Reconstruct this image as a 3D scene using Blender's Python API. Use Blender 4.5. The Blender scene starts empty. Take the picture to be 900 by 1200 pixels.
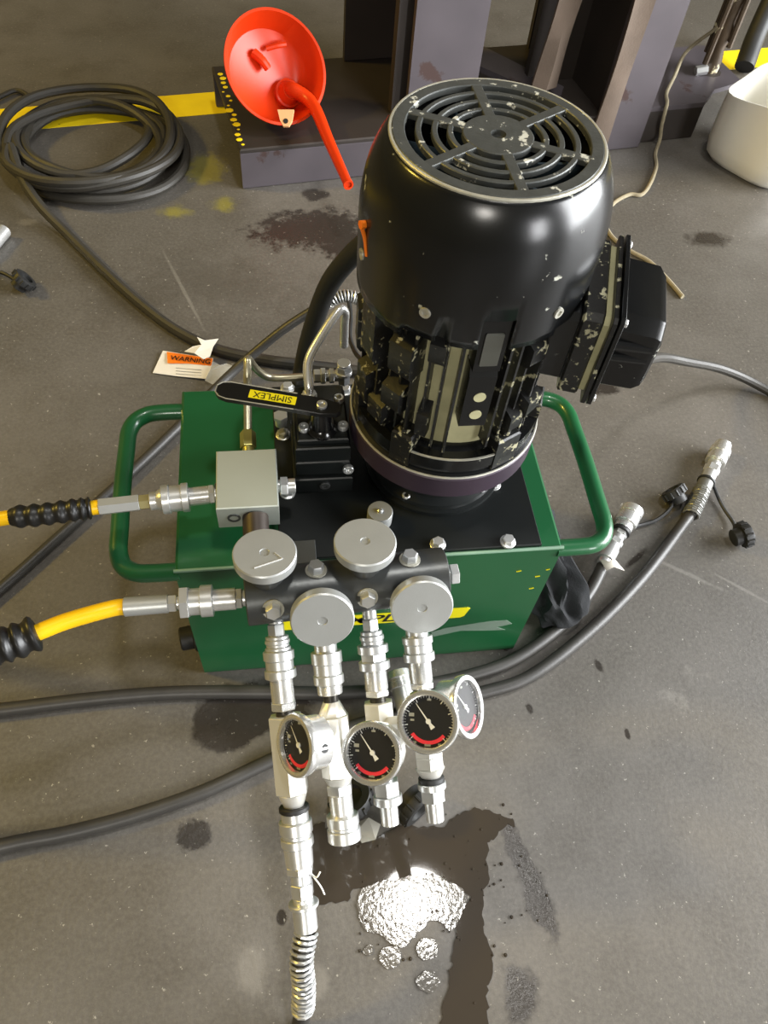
import bpy, bmesh, math, random
from mathutils import Vector, Matrix, noise
random.seed(7)
scene = bpy.context.scene
COL = scene.collection
V = Vector
PI = math.pi

# ------------------------------------------------------------------ camera
CAM = V((-0.0996, -0.4596, 1.0739))
RX = V((0.9908, -0.1147, 0.0725)).normalized()
FW = V((0.1244, 0.5548, -0.8226)).normalized()
UP = RX.cross(FW).normalized()
RX = FW.cross(UP).normalized()
FPX = 907.34                                    # focal length in pixels of a 900 x 1200 frame
cam_d = bpy.data.cameras.new('camera'); cam = bpy.data.objects.new('camera', cam_d); COL.objects.link(cam)
m = Matrix((RX, UP, -FW)).transposed().to_4x4(); m.translation = CAM
cam.matrix_world = m
cam_d.sensor_fit = 'VERTICAL'; cam_d.sensor_height = 24.0; cam_d.lens = FPX * 24.0 / 1200.0
cam_d.clip_start = 0.02; cam_d.clip_end = 100
scene.camera = cam

# ------------------------------------------------------------------ light
w = bpy.data.worlds.new('workshop_ambient'); scene.world = w; w.use_nodes = True
bg = w.node_tree.nodes['Background']; bg.inputs[0].default_value = (1.0, 0.84, 0.48, 1); bg.inputs[1].default_value = 0.12
def area(name, loc, target, size, power, color, size_y=None):
    d = bpy.data.lights.new(name, 'AREA'); d.energy = power; d.color = color
    d.shape = 'RECTANGLE' if size_y else 'DISK'; d.size = size
    if size_y: d.size_y = size_y
    o = bpy.data.objects.new(name, d); COL.objects.link(o); o.location = loc
    o.rotation_euler = (V(target) - V(loc)).to_track_quat('-Z', 'Y').to_euler()
    return o
area('high_bay_lamp_offscreen', (0.73, 0.33, 5.6), (0.73, 0.33, 0), 0.55, 80, (1.0, 0.97, 0.92))            # mirrored in the puddle
area('window_behind_offscreen', (-1.3, -5.0, 3.7), (0.1, 0, 0.5), 1.1, 120, (1.0, 0.96, 0.88), 0.9)       # left highlight on the motor
area('door_behind_right_offscreen', (3.5, -4.8, 1.6), (0.1, 0, 0.5), 1.3, 150, (0.97, 0.98, 1.0), 1.6)    # right highlight on the motor
area('yellow_bay_lamp_left_offscreen', (-5.8, 2.0, 5.2), (-0.6, 1.2, 0), 0.9, 330, (1.0, 0.70, 0.12))     # olive cast on the left floor
area('door_right_offscreen', (5.2, -0.4, 1.75), (0.2, -0.2, 0.1), 4.2, 1120, (0.96, 0.98, 1.0), 3.3)       # sheen on the right of motor and floor
vs = scene.view_settings
vs.view_transform = 'Standard'; vs.look = 'None'; vs.gamma = 1.0; vs.exposure = 0.0; vs.use_curve_mapping = False

# ------------------------------------------------------------------ pixel helpers (900 x 1200 frame)
def ray(px, py): return FW + RX * ((px - 450) / FPX) - UP * ((py - 600) / FPX)
def atz(px, py, z): d = ray(px, py); return CAM + d * ((z - CAM.z) / d.z)
def aty(px, py, y): d = ray(px, py); return CAM + d * ((y - CAM.y) / d.y)
def atd(px, py, dep): return CAM + ray(px, py) * dep
def depth(p): return (V(p) - CAM).dot(FW)

# ------------------------------------------------------------------ materials
MATS = {}
def newmat(name):
    mt = bpy.data.materials.new(name); mt.use_nodes = True
    nt = mt.node_tree
    return mt, nt, nt.nodes['Principled BSDF']
def lin(c):
    return tuple(((x / 255.0) / 12.92 if x / 255.0 <= 0.04045 else ((x / 255.0 + 0.055) / 1.055) ** 2.4) for x in c) + (1,)
def mat(name, col, rough=0.5, metal=0.0, vary=0.15, vscale=30, bump=0.0, bscale=200, chip=None, chip_amt=0.62, chip_scale=45, coat=0.0, spec=0.5):
    if name in MATS: return MATS[name]
    mt, nt, b = newmat(name); N, L = nt.nodes, nt.links
    tc = N.new('ShaderNodeTexCoord')
    n1 = N.new('ShaderNodeTexNoise'); n1.inputs['Scale'].default_value = vscale; n1.inputs['Detail'].default_value = 5
    L.new(tc.outputs['Object'], n1.inputs['Vector'])
    mix = N.new('ShaderNodeMix'); mix.data_type = 'RGBA'
    c = lin(col); lo = tuple(x * (1 - vary) for x in c[:3]) + (1,); hi = tuple(min(1, x * (1 + vary)) for x in c[:3]) + (1,)
    mix.inputs[6].default_value = lo; mix.inputs[7].default_value = hi
    L.new(n1.outputs['Fac'], mix.inputs[0]); out = mix.outputs[2]
    b.inputs['Roughness'].default_value = rough; b.inputs['Metallic'].default_value = metal
    b.inputs['Specular IOR Level'].default_value = spec
    if coat: b.inputs['Coat Weight'].default_value = coat; b.inputs['Coat Roughness'].default_value = 0.08
    if chip:
        n2 = N.new('ShaderNodeTexNoise'); n2.inputs['Scale'].default_value = chip_scale; n2.inputs['Detail'].default_value = 7; n2.inputs['Roughness'].default_value = 0.62
        L.new(tc.outputs['Object'], n2.inputs['Vector'])
        rp = N.new('ShaderNodeValToRGB'); rp.color_ramp.elements[0].position = chip_amt; rp.color_ramp.elements[1].position = chip_amt + 0.03
        L.new(n2.outputs['Fac'], rp.inputs[0])
        m2 = N.new('ShaderNodeMix'); m2.data_type = 'RGBA'; L.new(rp.outputs[0], m2.inputs[0]); L.new(out, m2.inputs[6]); m2.inputs[7].default_value = lin(chip)
        out = m2.outputs[2]
        mr = N.new('ShaderNodeMapRange'); mr.inputs[3].default_value = rough; mr.inputs[4].default_value = 0.75
        L.new(rp.outputs[0], mr.inputs[0]); L.new(mr.outputs[0], b.inputs['Roughness'])
    L.new(out, b.inputs['Base Color'])
    if bump:
        n3 = N.new('ShaderNodeTexNoise'); n3.inputs['Scale'].default_value = bscale; n3.inputs['Detail'].default_value = 4
        L.new(tc.outputs['Object'], n3.inputs['Vector'])
        bp = N.new('ShaderNodeBump'); bp.inputs['Strength'].default_value = bump; bp.inputs['Distance'].default_value = 0.002
        L.new(n3.outputs['Fac'], bp.inputs['Height']); L.new(bp.outputs[0], b.inputs['Normal'])
    MATS[name] = mt
    return mt
GREEN = mat('tank_green_paint', (24, 84, 48), 0.32, 0, 0.10, 6, 0.03, 300, chip=(150, 170, 150), chip_amt=0.765, chip_scale=70, coat=0.3)
PLATE = mat('black_plate_paint', (19, 22, 22), 0.35, 0, 0.25, 12, 0.04, 200, chip=(95, 100, 98), chip_amt=0.77, chip_scale=60)
MOTOR = mat('motor_black_paint', (15, 16, 17), 0.24, 0, 0.3, 20, 0.08, 30, chip=(165, 165, 152), chip_amt=0.672, chip_scale=52)
MOTORW = mat('motor_worn_black', (20, 20, 19), 0.4, 0, 0.4, 20, 0.15, 120, chip=(150, 146, 118), chip_amt=0.575, chip_scale=85)
KHAKI = mat('motor_dusty_casing', (172, 168, 130), 0.75, 0, 0.35, 35, 0.1, 150, chip=(30, 30, 26), chip_amt=0.66, chip_scale=30)
PURPLE = mat('flange_dark_purple', (54, 42, 54), 0.42, 0.2, 0.2, 15, 0.05, 150)
GRILLE = mat('grille_worn_metal', (74, 76, 74), 0.42, 0.35, 0.35, 60, 0.12, 250, chip=(188, 188, 178), chip_amt=0.61, chip_scale=70)
RIM = mat('rim_bare_metal', (170, 168, 156), 0.45, 0.4, 0.3, 80, 0.1, 300)
ZINC = mat('zinc_plated_steel', (216, 217, 216), 0.31, 0.75, 0.12, 60, 0.03, 300)
STEEL = mat('bright_steel', (226, 226, 224), 0.27, 0.75, 0.08, 60)
CHROME = mat('polished_steel', (232, 232, 230), 0.20, 0.8, 0.03, 40)
ALU = mat('brushed_aluminium', (176, 178, 176), 0.4, 0.6, 0.08, 40, 0.05, 500)
ALUBLK = mat('aluminium_block', (176, 182, 174), 0.5, 0.55, 0.08, 14, 0.03, 400)
DARKST = mat('dark_oxide_steel', (86, 88, 88), 0.34, 0.7, 0.25, 30, 0.05, 200)
BROWNST = mat('brown_oxide_pipe', (58, 50, 44), 0.5, 0.4, 0.2, 40)
RUBBER = mat('black_rubber', (26, 26, 25), 0.55, 0, 0.25, 60, 0.08, 300)
HOSE = mat('black_hose_rubber', (54, 52, 49), 0.45, 0, 0.3, 40, 0.08, 250)
CABLE = mat('dusty_cable_rubber', (45, 42, 36), 0.55, 0, 0.35, 30, 0.1, 250)
GRIPM = mat('black_ribbed_grip', (22, 22, 22), 0.4, 0, 0.2, 60)
YHOSE = mat('yellow_hose', (226, 178, 8), 0.38, 0, 0.08, 40)
YPAINT = mat('yellow_line_paint', (242, 208, 10), 0.6, 0, 0.22, 14, 0.05, 200, chip=(96, 84, 40), chip_amt=0.68, chip_scale=18)
YDECAL = mat('yellow_decal', (236, 224, 20), 0.4, 0, 0.03, 20)
BDECAL = mat('black_decal', (20, 20, 18), 0.4, 0, 0.03, 20)
RED = mat('red_orange_plastic', (198, 52, 12), 0.34, 0, 0.06, 12, spec=0.3)
REDPALE = mat('pale_plastic_tab', (214, 160, 112), 0.5, 0, 0.1, 12)
RED.node_tree.nodes['Principled BSDF'].inputs['Subsurface Weight'].default_value = 0.0
ORANGE = mat('orange_print', (238, 120, 18), 0.5, 0, 0.05, 20)
WHITEP = mat('white_paper', (214, 208, 196), 0.7, 0, 0.08, 20)
PLASTW = mat('milky_white_plastic', (222, 219, 208), 0.45, 0, 0.05, 10, 0.03, 60, chip=(150, 140, 120), chip_amt=0.74, chip_scale=14)
STRAP = mat('brown_webbing', (98, 84, 72), 0.85, 0, 0.35, 14, 0.25, 220)
FRAME = mat('weathered_frame_steel', (84, 78, 82), 0.42, 0.25, 0.3, 7, 0.05, 60, chip=(66, 48, 44), chip_amt=0.62, chip_scale=6)
FRAMED = mat('dark_shaded_frame_steel', (52, 46, 42), 0.5, 0.25, 0.4, 7, 0.05, 60)  # dark brown steel, with the shade inside the columns put into the colour
PAINTP = mat('paint_dripped_pole', (70, 56, 40), 0.5, 0, 0.4, 24, 0.1, 60, chip=(196, 186, 150), chip_amt=0.60, chip_scale=16)
RAGM = mat('dark_blue_cloth', (17, 19, 22), 0.9, 0, 0.4, 40, 0.3, 400)
CORD = mat('grey_rope', (138, 128, 104), 0.85, 0, 0.3, 80, 0.2, 500)
WHITEM = mat('white_marking', (230, 230, 225), 0.5, 0, 0.02, 20)
REDM = mat('red_marking', (226, 44, 60), 0.5, 0, 0.03, 20)
DIAL = mat('black_dial', (22, 22, 23), 0.4, 0, 0.05, 20)
SCRATCH = mat('scratched_aluminium', (186, 186, 183), 0.5, 0.5, 0.05, 20)
FANB = mat('blue_grey_fan', (62, 78, 88), 0.6, 0, 0.3, 30)
def glassmat():
    mt, nt, b = newmat('clear_gauge_glass'); N, L = nt.nodes, nt.links
    tr = N.new('ShaderNodeBsdfTransparent'); gl = N.new('ShaderNodeBsdfGlossy'); gl.inputs['Roughness'].default_value = 0.05
    fr = N.new('ShaderNodeFresnel'); fr.inputs[0].default_value = 1.5; mx = N.new('ShaderNodeMixShader')
    ge = N.new('ShaderNodeNewGeometry'); sb = N.new('ShaderNodeMath'); sb.operation = 'SUBTRACT'; sb.inputs[0].default_value = 1.0; L.new(ge.outputs['Backfacing'], sb.inputs[1])
    ml = N.new('ShaderNodeMath'); ml.operation = 'MULTIPLY'; L.new(fr.outputs[0], ml.inputs[0]); L.new(sb.outputs[0], ml.inputs[1])
    L.new(ml.outputs[0], mx.inputs[0]); L.new(tr.outputs[0], mx.inputs[1]); L.new(gl.outputs[0], mx.inputs[2])
    L.new(mx.outputs[0], N['Material Output'].inputs['Surface']); return mt
GLASS = glassmat()
def filmmat():
    mt, nt, b = newmat('clear_plastic_film'); N, L = nt.nodes, nt.links
    tr = N.new('ShaderNodeBsdfTransparent'); mx = N.new('ShaderNodeMixShader'); mx.inputs[0].default_value = 0.42
    b.inputs['Base Color'].default_value = (0.55, 0.53, 0.46, 1); b.inputs['Roughness'].default_value = 0.18
    L.new(tr.outputs[0], mx.inputs[1]); L.new(b.outputs[0], mx.inputs[2]); L.new(mx.outputs[0], N['Material Output'].inputs['Surface']); return mt
FILM = filmmat()
def watermat(name, col, rough, bstr, bscale):
    mt, nt, b = newmat(name); N, L = nt.nodes, nt.links
    tc = N.new('ShaderNodeTexCoord')
    n = N.new('ShaderNodeTexNoise'); n.inputs['Scale'].default_value = bscale; n.inputs['Detail'].default_value = 3
    L.new(tc.outputs['Object'], n.inputs['Vector'])
    bp = N.new('ShaderNodeBump'); bp.inputs['Strength'].default_value = bstr; bp.inputs['Distance'].default_value = 0.004
    L.new(n.outputs['Fac'], bp.inputs['Height']); L.new(bp.outputs[0], b.inputs['Normal'])
    b.inputs['Base Color'].default_value = lin(col); b.inputs['Roughness'].default_value = rough; b.inputs['IOR'].default_value = 1.38
    return mt
WET = watermat('oily_water', (58, 52, 45), 0.035, 0.015, 14)
SPARK = watermat('rippled_water', (92, 88, 82), 0.08, 0.06, 190)

# ------------------------------------------------------------------ mesh helpers
WORLD = {}
def frame_of(d):
    d = V(d).normalized()
    a = V((0, 0, 1)) if abs(d.z) < 0.9 else V((1, 0, 0))
    x = a.cross(d).normalized(); y = d.cross(x).normalized()
    return x, y, d
def add_mesh(bm, verts, faces):
    vs_ = [bm.verts.new(v) for v in verts]
    for f in faces:
        try: bm.faces.new([vs_[i] for i in f])
        except ValueError: pass
    return vs_
def lathe(bm, o, d, prof, n=32, cap0=True, cap1=True, rot=0.0, xa=None):
    """prof: (height along d, radius)"""
    o = V(o); x, y, d = frame_of(d)
    if xa is not None:
        x = (V(xa) - d * V(xa).dot(d)).normalized(); y = d.cross(x)
    verts, faces = [], []
    for h, r in prof:
        for i in range(n):
            a = 2 * PI * i / n + rot
            verts.append(o + d * h + (x * math.cos(a) + y * math.sin(a)) * r)
    for k in range(len(prof) - 1):
        for i in range(n):
            j = (i + 1) % n
            faces.append((k * n + i, k * n + j, (k + 1) * n + j, (k + 1) * n + i))
    if cap0: faces.append(tuple(range(n - 1, -1, -1)))
    if cap1: faces.append(tuple((len(prof) - 1) * n + i for i in range(n)))
    add_mesh(bm, verts, faces)
def cyl(bm, a, b, r0, r1=None, n=24, bev=0.0, rot=0.0):
    a, b = V(a), V(b); L_ = (b - a).length; r1 = r0 if r1 is None else r1
    if bev: prof = [(0, r0 - bev), (bev, r0), (L_ - bev, r1), (L_, r1 - bev)]
    else: prof = [(0, r0), (L_, r1)]
    lathe(bm, a, b - a, prof, n, rot=rot)
def prism(bm, o, ex, ey, ez, poly, h0, h1, bev=0.0):
    """poly in (ex, ey) plane extruded along ez from h0 to h1"""
    o, ex, ey, ez = V(o), V(ex), V(ey), V(ez); n = len(poly)
    def ring(h, s=0):
        if s:
            cx = sum(p[0] for p in poly) / n; cy = sum(p[1] for p in poly) / n
            pp = [(p[0] - s * (1 if p[0] > cx else -1), p[1] - s * (1 if p[1] > cy else -1)) for p in poly]
        else: pp = poly
        return [o + ex * p[0] + ey * p[1] + ez * h for p in pp]
    rings = [ring(h0, bev), ring(h0 + bev), ring(h1 - bev), ring(h1, bev)] if bev else [ring(h0), ring(h1)]
    verts = [v for r in rings for v in r]; faces = []
    for k in range(len(rings) - 1):
        for i in range(n):
            j = (i + 1) % n; faces.append((k * n + i, k * n + j, (k + 1) * n + j, (k + 1) * n + i))
    faces.append(tuple(range(n - 1, -1, -1))); faces.append(tuple((len(rings) - 1) * n + i for i in range(n)))
    add_mesh(bm, verts, faces)
def box(bm, o, ex, ey, ez, x0, x1, y0, y1, z0, z1, bev=0.0):
    prism(bm, o, ex, ey, ez, [(x0, y0), (x1, y0), (x1, y1), (x0, y1)], z0, z1, bev)
AX = (V((1, 0, 0)), V((0, 1, 0)), V((0, 0, 1)))
def abox(bm, x0, x1, y0, y1, z0, z1, bev=0.0): box(bm, (0, 0, 0), *AX, x0, x1, y0, y1, z0, z1, bev)
def catmull(pts, sub=8):
    pts = [V(p) for p in pts]
    P_ = [pts[0] * 2 - pts[1]] + pts + [pts[-1] * 2 - pts[-2]]; out = []
    for i in range(1, len(P_) - 2):
        a, b, c, d = P_[i - 1:i + 3]
        for s in range(sub):
            t = s / sub
            out.append(0.5 * ((2 * b) + (c - a) * t + (2 * a - 5 * b + 4 * c - d) * t * t + (3 * b - a - 3 * c + d) * t ** 3))
    out.append(pts[-1]); return out
def tube(bm, pts, r, n=12, sub=8, smooth=True, caps=True):
    path = catmull(pts, sub) if smooth else [V(p) for p in pts]
    if callable(r): R_ = [r(i / (len(path) - 1)) for i in range(len(path))]
    else: R_ = [r] * len(path)
    t0 = (path[1] - path[0]).normalized(); x, y, _ = frame_of(t0); verts, faces = [], []
    for i, p in enumerate(path):
        t = (path[min(i + 1, len(path) - 1)] - path[max(i - 1, 0)])
        t = t.normalized() if t.length > 1e-9 else t0
        q = t0.rotation_difference(t); x = q @ x; y = q @ y; t0 = t
        for k in range(n):
            a = 2 * PI * k / n; verts.append(p + (x * math.cos(a) + y * math.sin(a)) * R_[i])
    for i in range(len(path) - 1):
        for k in range(n):
            j = (k + 1) % n; faces.append((i * n + k, i * n + j, (i + 1) * n + j, (i + 1) * n + k))
    if caps: faces.append(tuple(range(n - 1, -1, -1))); faces.append(tuple((len(path) - 1) * n + i for i in range(n)))
    add_mesh(bm, verts, faces)
def stack(bm, o, d, segs):
    """run of coaxial pieces: (length, r0, r1, sides, bevel)"""
    o = V(o); d = V(d).normalized(); h = 0
    for s in segs:
        L_, r0, r1, n = s[:4]; bev = s[4] if len(s) > 4 else 0.0006
        bev = min(bev, L_ * 0.4)
        lathe(bm, o + d * h, d, [(0, r0 - bev), (bev, r0), (L_ - bev, r1), (L_, r1 - bev)], n)
        h += L_
    return o + d * h
def obj(name, bm, material, parent=None, smooth=True, ang=0.6):
    bmesh.ops.remove_doubles(bm, verts=bm.verts, dist=1e-6) if len(bm.verts) < 4000 else None
    bmesh.ops.recalc_face_normals(bm, faces=bm.faces)
    me = bpy.data.meshes.new(name)
    cs = [v.co for v in bm.verts]
    c = V(tuple((min(q[i] for q in cs) + max(q[i] for q in cs)) / 2 for i in range(3)))
    bmesh.ops.translate(bm, verts=bm.verts, vec=-c)
    if smooth:
        for f in bm.faces: f.smooth = True
        for e in bm.edges:
            if len(e.link_faces) == 2 and e.calc_face_angle(0) > ang: e.smooth = False
    bm.to_mesh(me); bm.free()
    me.materials.append(material)
    o = bpy.data.objects.new(name, me); COL.objects.link(o)
    return place(o, c, parent)
def place(o, world, parent):
    WORLD[o.name] = V(world)
    if parent is not None:
        o.parent = parent; o.location = V(world) - WORLD[parent.name]
    else: o.location = world
    return o
def B(): return bmesh.new()
def tag(o, label, cat, group=None, kind=None):
    o['label'] = label; o['category'] = cat
    if group: o['group'] = group
    if kind: o['kind'] = kind
    return o
def thing(name, label, cat, loc, group=None):
    o = bpy.data.objects.new(name, None); COL.objects.link(o); o.empty_display_size = 0.05
    o.location = loc; WORLD[o.name] = V(loc); tag(o, label, cat, group); return o
def text(name, s, o, ex, ey, size, material, parent, depth_=0.0003, shear=0.0, bold=0.0, wscale=1.0):
    """flat lettering starting at o, reading along ex, up along ey"""
    cu = bpy.data.curves.new(name, 'FONT'); cu.body = s; cu.size = 1.0; cu.extrude = 0.0; cu.shear = shear; cu.offset = bold
    cu.align_x = 'CENTER'; cu.align_y = 'CENTER'; cu.resolution_u = 3
    to = bpy.data.objects.new(name, cu); COL.objects.link(to)
    dg = bpy.context.evaluated_depsgraph_get(); me = bpy.data.meshes.new_from_object(to.evaluated_get(dg))
    bpy.data.objects.remove(to)
    bm = B(); bm.from_mesh(me); bpy.data.meshes.remove(me)
    ex = V(ex).normalized(); ey = V(ey).normalized(); nz = ex.cross(ey)
    for v in bm.verts: v.co = V(o) + ex * (v.co.x * size * wscale) + ey * (v.co.y * size) + nz * depth_
    return obj(name, bm, material, parent, smooth=False)
def hexbolt(name, p, d, parent, r=0.0085, h=0.006, washer=True, material=None, socket=False):
    bm = B(); p = V(p); d = V(d).normalized()
    if washer: lathe(bm, p - d * 0.0005, d, [(0, r * 1.28), (0.0016, r * 1.28), (0.002, r * 1.2)], 24)
    z0 = 0.002 if washer else 0
    if socket:
        lathe(bm, p + d * z0, d, [(0, r), (h * 0.85, r), (h, r * 0.9), (h, r * 0.55), (h * 0.45, r * 0.5), (h * 0.45, 0.0002)], 18, cap1=False)
    else:
        lathe(bm, p + d * z0, d, [(0, r), (h * 0.8, r), (h, r * 0.86)], 6, rot=random.random())
    return obj(name, bm, material or ZINC, parent)

# ================================================================== SETTING
def floor_material():
    mt, nt, b = newmat('workshop_concrete_floor'); N, L = nt.nodes, nt.links
    tc = N.new('ShaderNodeTexCoord'); co = tc.outputs['Object']
    def nz(scale, detail=6, rough=0.55, vec=None):
        n = N.new('ShaderNodeTexNoise'); n.inputs['Scale'].default_value = scale; n.inputs['Detail'].default_value = detail; n.inputs['Roughness'].default_value = rough
        L.new(vec or co, n.inputs['Vector']); return n.outputs['Fac']
    def math_(op, a, c=None, clamp=False):
        n = N.new('ShaderNodeMath'); n.operation = op; n.use_clamp = clamp
        for i, q in enumerate((a, c)):
            if q is None: continue
            if isinstance(q, (int, float)): n.inputs[i].default_value = q
            else: L.new(q, n.inputs[i])
        return n.outputs[0]
    def ramp(v, p0, p1):
        n = N.new('ShaderNodeMapRange'); n.interpolation_type = 'SMOOTHSTEP'; n.inputs[1].default_value = p0; n.inputs[2].default_value = p1
        L.new(v, n.inputs[0]); return n.outputs[0]
    def mixc(f, a, c):
        n = N.new('ShaderNodeMix'); n.data_type = 'RGBA'
        for s, q in ((0, f), (6, a), (7, c)):
            if isinstance(q, (tuple, float, int)): n.inputs[s].default_value = q
            else: L.new(q, n.inputs[s])
        return n.outputs[2]
    big = nz(1.6, 5); mid = nz(9, 7, 0.6); fine = nz(160, 5, 0.7); spk = nz(105, 3, 0.75)
    base = mixc(ramp(big, 0.3, 0.7), lin((72, 69, 64)), lin((94, 90, 85)))
    base = mixc(math_('MULTIPLY', ramp(mid, 0.40, 0.72), 0.55), base, lin((64, 59, 52)))
    base = mixc(math_('MULTIPLY', ramp(fine, 0.3, 0.75), 0.22), base, lin((136, 131, 122)))
    # stains and spills, each with a shape of its own: centre pixel, half sizes in metres, turn, edge noise
    warp = nz(38, 7, 0.68); warp2 = nz(60, 4, 0.6)
    def stain(px, py, rx, ry, rot=0, soft=0.35, amp=1.6):
        p = atz(px, py, 0)
        mp = N.new('ShaderNodeMapping'); mp.vector_type = 'TEXTURE'
        mp.inputs['Location'].default_value = (p.x, p.y, 0); mp.inputs['Rotation'].default_value = (0, 0, rot); mp.inputs['Scale'].default_value = (rx, ry, 1)
        L.new(co, mp.inputs['Vector'])
        ln = N.new('ShaderNodeVectorMath'); ln.operation = 'LENGTH'; L.new(mp.outputs[0], ln.inputs[0])
        d = math_('ADD', ln.outputs['Value'], math_('MULTIPLY', math_('SUBTRACT', warp, 0.5), amp))
        return ramp(d, 1.0 + soft * 0.4, 1.0 - soft * 0.6)
    def many(lst):
        s = None
        for a in lst:
            q = stain(*a); s = q if s is None else math_('MAXIMUM', s, q)
        return s
    oil = many([(365, 268, .13, .07, 0.1, .5, 2.4), (405, 285, .06, .06, 0, .5, 2.4), (370, 228, .03, .025, 0, .5), (560, 300, .05, .04, 0, .6),
                (265, 845, .05, .045, 0.3, .25, 0.9), (300, 830, .09, .04, 0.0, .3, 1.0), (228, 978, .02, .022, 0.4, .4, 2.2), (610, 1005, .014, .045, 0.25, .4, 2.0), (628, 1050, .018, .05, 0.2, .5, 2.2),
                (645, 470, .02, .02, 0, .6, 1.5), (708, 455, .03, .02, 0, .6, 2.0), (745, 655, .03, .006, 0.6, .7, 1.5), (620, 830, .006, .010, 0, .6, 2.6), (735, 860, .004, .008, 0, .6, 2.6), (702, 780, .006, .010, .3, .6, 2.6),
                (610, 1165, .022, .03, 0, .6, 2.0), (330, 1075, .007, .009, 0, .3, .6), (545, 1010, .01, .01, 0, .5), (830, 280, .05, .03, 0, .7, 2.0)])
    damp = many([(250, 330, .16, .07, -0.3, 1.2, 2.6), (160, 350, .10, .08, 0, 1.2, 2.6), (170, 770, .05, .03, 0, 1, 2.0)])
    pale = many([(295, 1137, .020, .024, 0, .8, 1.8), (372, 1150, .013, .018, 0, .8, 1.8), (800, 670, .07, .004, -0.6, .9, 1.5), (870, 690, .05, .003, -0.7, .9, 1.5), (215, 340, .004, .12, 0.35, .9, 1.5), (30, 260, .02, .012, 0, .9, 2)])
    ygreen = many([(240, 198, .045, .06, 0, .9, 2.0), (205, 248, .03, .02, 0, 1.4, 2.6), (262, 240, .025, .025, 0, 1.4, 2.6)])
    col = mixc(math_('MULTIPLY', damp, 0.35), base, lin((52, 47, 38)))
    col = mixc(math_('MULTIPLY', oil, 0.85), col, lin((38, 33, 29)))
    col = mixc(math_('MULTIPLY', pale, 0.2), col, lin((160, 156, 148)))
    col = mixc(math_('MULTIPLY', ygreen, 0.5), col, lin((140, 132, 20)))
    col = mixc(math_('MULTIPLY', ramp(spk, 0.655, 0.70), 0.6), col, lin((170, 166, 156)))
    scr = nz(3.0, 8, 0.75)
    col = mixc(math_('MULTIPLY', ramp(scr, 0.64, 0.72), 0.3), col, lin((150, 145, 136)))
    L.new(col, b.inputs['Base Color'])
    rg = N.new('ShaderNodeMapRange'); rg.inputs[3].default_value = 0.36; rg.inputs[4].default_value = 0.58; L.new(mid, rg.inputs[0])
    wet = math_('SUBTRACT', rg.outputs[0], math_('MULTIPLY', oil, 0.2))
    L.new(wet, b.inputs['Roughness']); b.inputs['Specular IOR Level'].default_value = 0.5
    bp = N.new('ShaderNodeBump'); bp.inputs['Strength'].default_value = 0.18; bp.inputs['Distance'].default_value = 0.002
    L.new(math_('ADD', fine, math_('MULTIPLY', warp2, 0.8)), bp.inputs['Height']); L.new(bp.outputs[0], b.inputs['Normal'])
    return mt
bm = B(); add_mesh(bm, [(-7, -5, 0), (7, -5, 0), (7, 9, 0), (-7, 9, 0), (-7, -5, -.1), (7, -5, -.1), (7, 9, -.1), (-7, 9, -.1)],
    [(0, 1, 2, 3), (7, 6, 5, 4), (0, 4, 5, 1), (1, 5, 6, 2), (2, 6, 7, 3), (3, 7, 4, 0)])
me = bpy.data.meshes.new('floor'); bm.to_mesh(me); bm.free(); me.materials.append(floor_material())
floor = bpy.data.objects.new('floor', me); COL.objects.link(floor); WORLD['floor'] = V((0, 0, 0))
floor['kind'] = 'structure'; floor['label'] = 'stained grey-brown workshop concrete floor'
bm = B(); abox(bm, -7, 7, -5, 9, 6.2, 6.4)
o = obj('ceiling', bm, mat('dull_roof_sheeting', (92, 92, 88), .8), smooth=False); o['kind'] = 'structure'; o['label'] = 'dull grey workshop roof sheeting'
# painted yellow safety line
pa0, pa1 = atz(0, 128, 0), atz(250, 108, 0); pb0, pb1 = atz(0, 155, 0), atz(250, 134, 0)
bm = B()
da = (pa1 - pa0).normalized()
aa = [pa0 - da * 3, pa0 + da * 5.5]; nrm = V((-da.y, da.x, 0)); wid = ((pb0 - pa0).dot(nrm) + (pb1 - pa1).dot(nrm)) / 2
q = [aa[0], aa[1], aa[1] + nrm * wid, aa[0] + nrm * wid]
add_mesh(bm, [p + V((0, 0, 0.0006)) for p in q] + [p - V((0, 0, 0.001)) for p in q], [(0, 1, 2, 3), (4, 5, 6, 7), (0, 1, 5, 4), (1, 2, 6, 5), (2, 3, 7, 6), (3, 0, 4, 7)])
obj('painted_line', bm, YPAINT, floor, smooth=False)

# ================================================================== STEEL PRESS FRAME behind the pump
FO = V((-0.159, 1.183, 0)); fa = math.radians(10.0)
FX = V((math.cos(fa), math.sin(fa), 0)); FY = V((-math.sin(fa), math.cos(fa), 0)); FZ = V((0, 0, 1))
def F(x, y, z=0): return FO + FX * x + FY * y + FZ * z
frame = thing('steel_press_frame', 'tall weathered grey steel frame of columns on a low floor beam', 'steel frame', F(0.6, 0.2))
def fbox(name, x0, x1, y0, y1, z0, z1, m_=FRAME, bev=0.003):
    bm = B(); box(bm, FO, FX, FY, FZ, x0, x1, y0, y1, z0, z1, bev); return obj(name, bm, m_, frame)
bt = 0.088
fbox('base_beam_front', 0.0, 0.92, 0.0, 0.014, 0.0, bt)
fbox('base_beam_top', 0.0, 0.92, 0.0, 0.37, bt - 0.004, bt + 0.008, FRAMED)
fbox('base_beam_rear', 0.0, 0.92, 0.356, 0.37, 0.0, bt)
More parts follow.
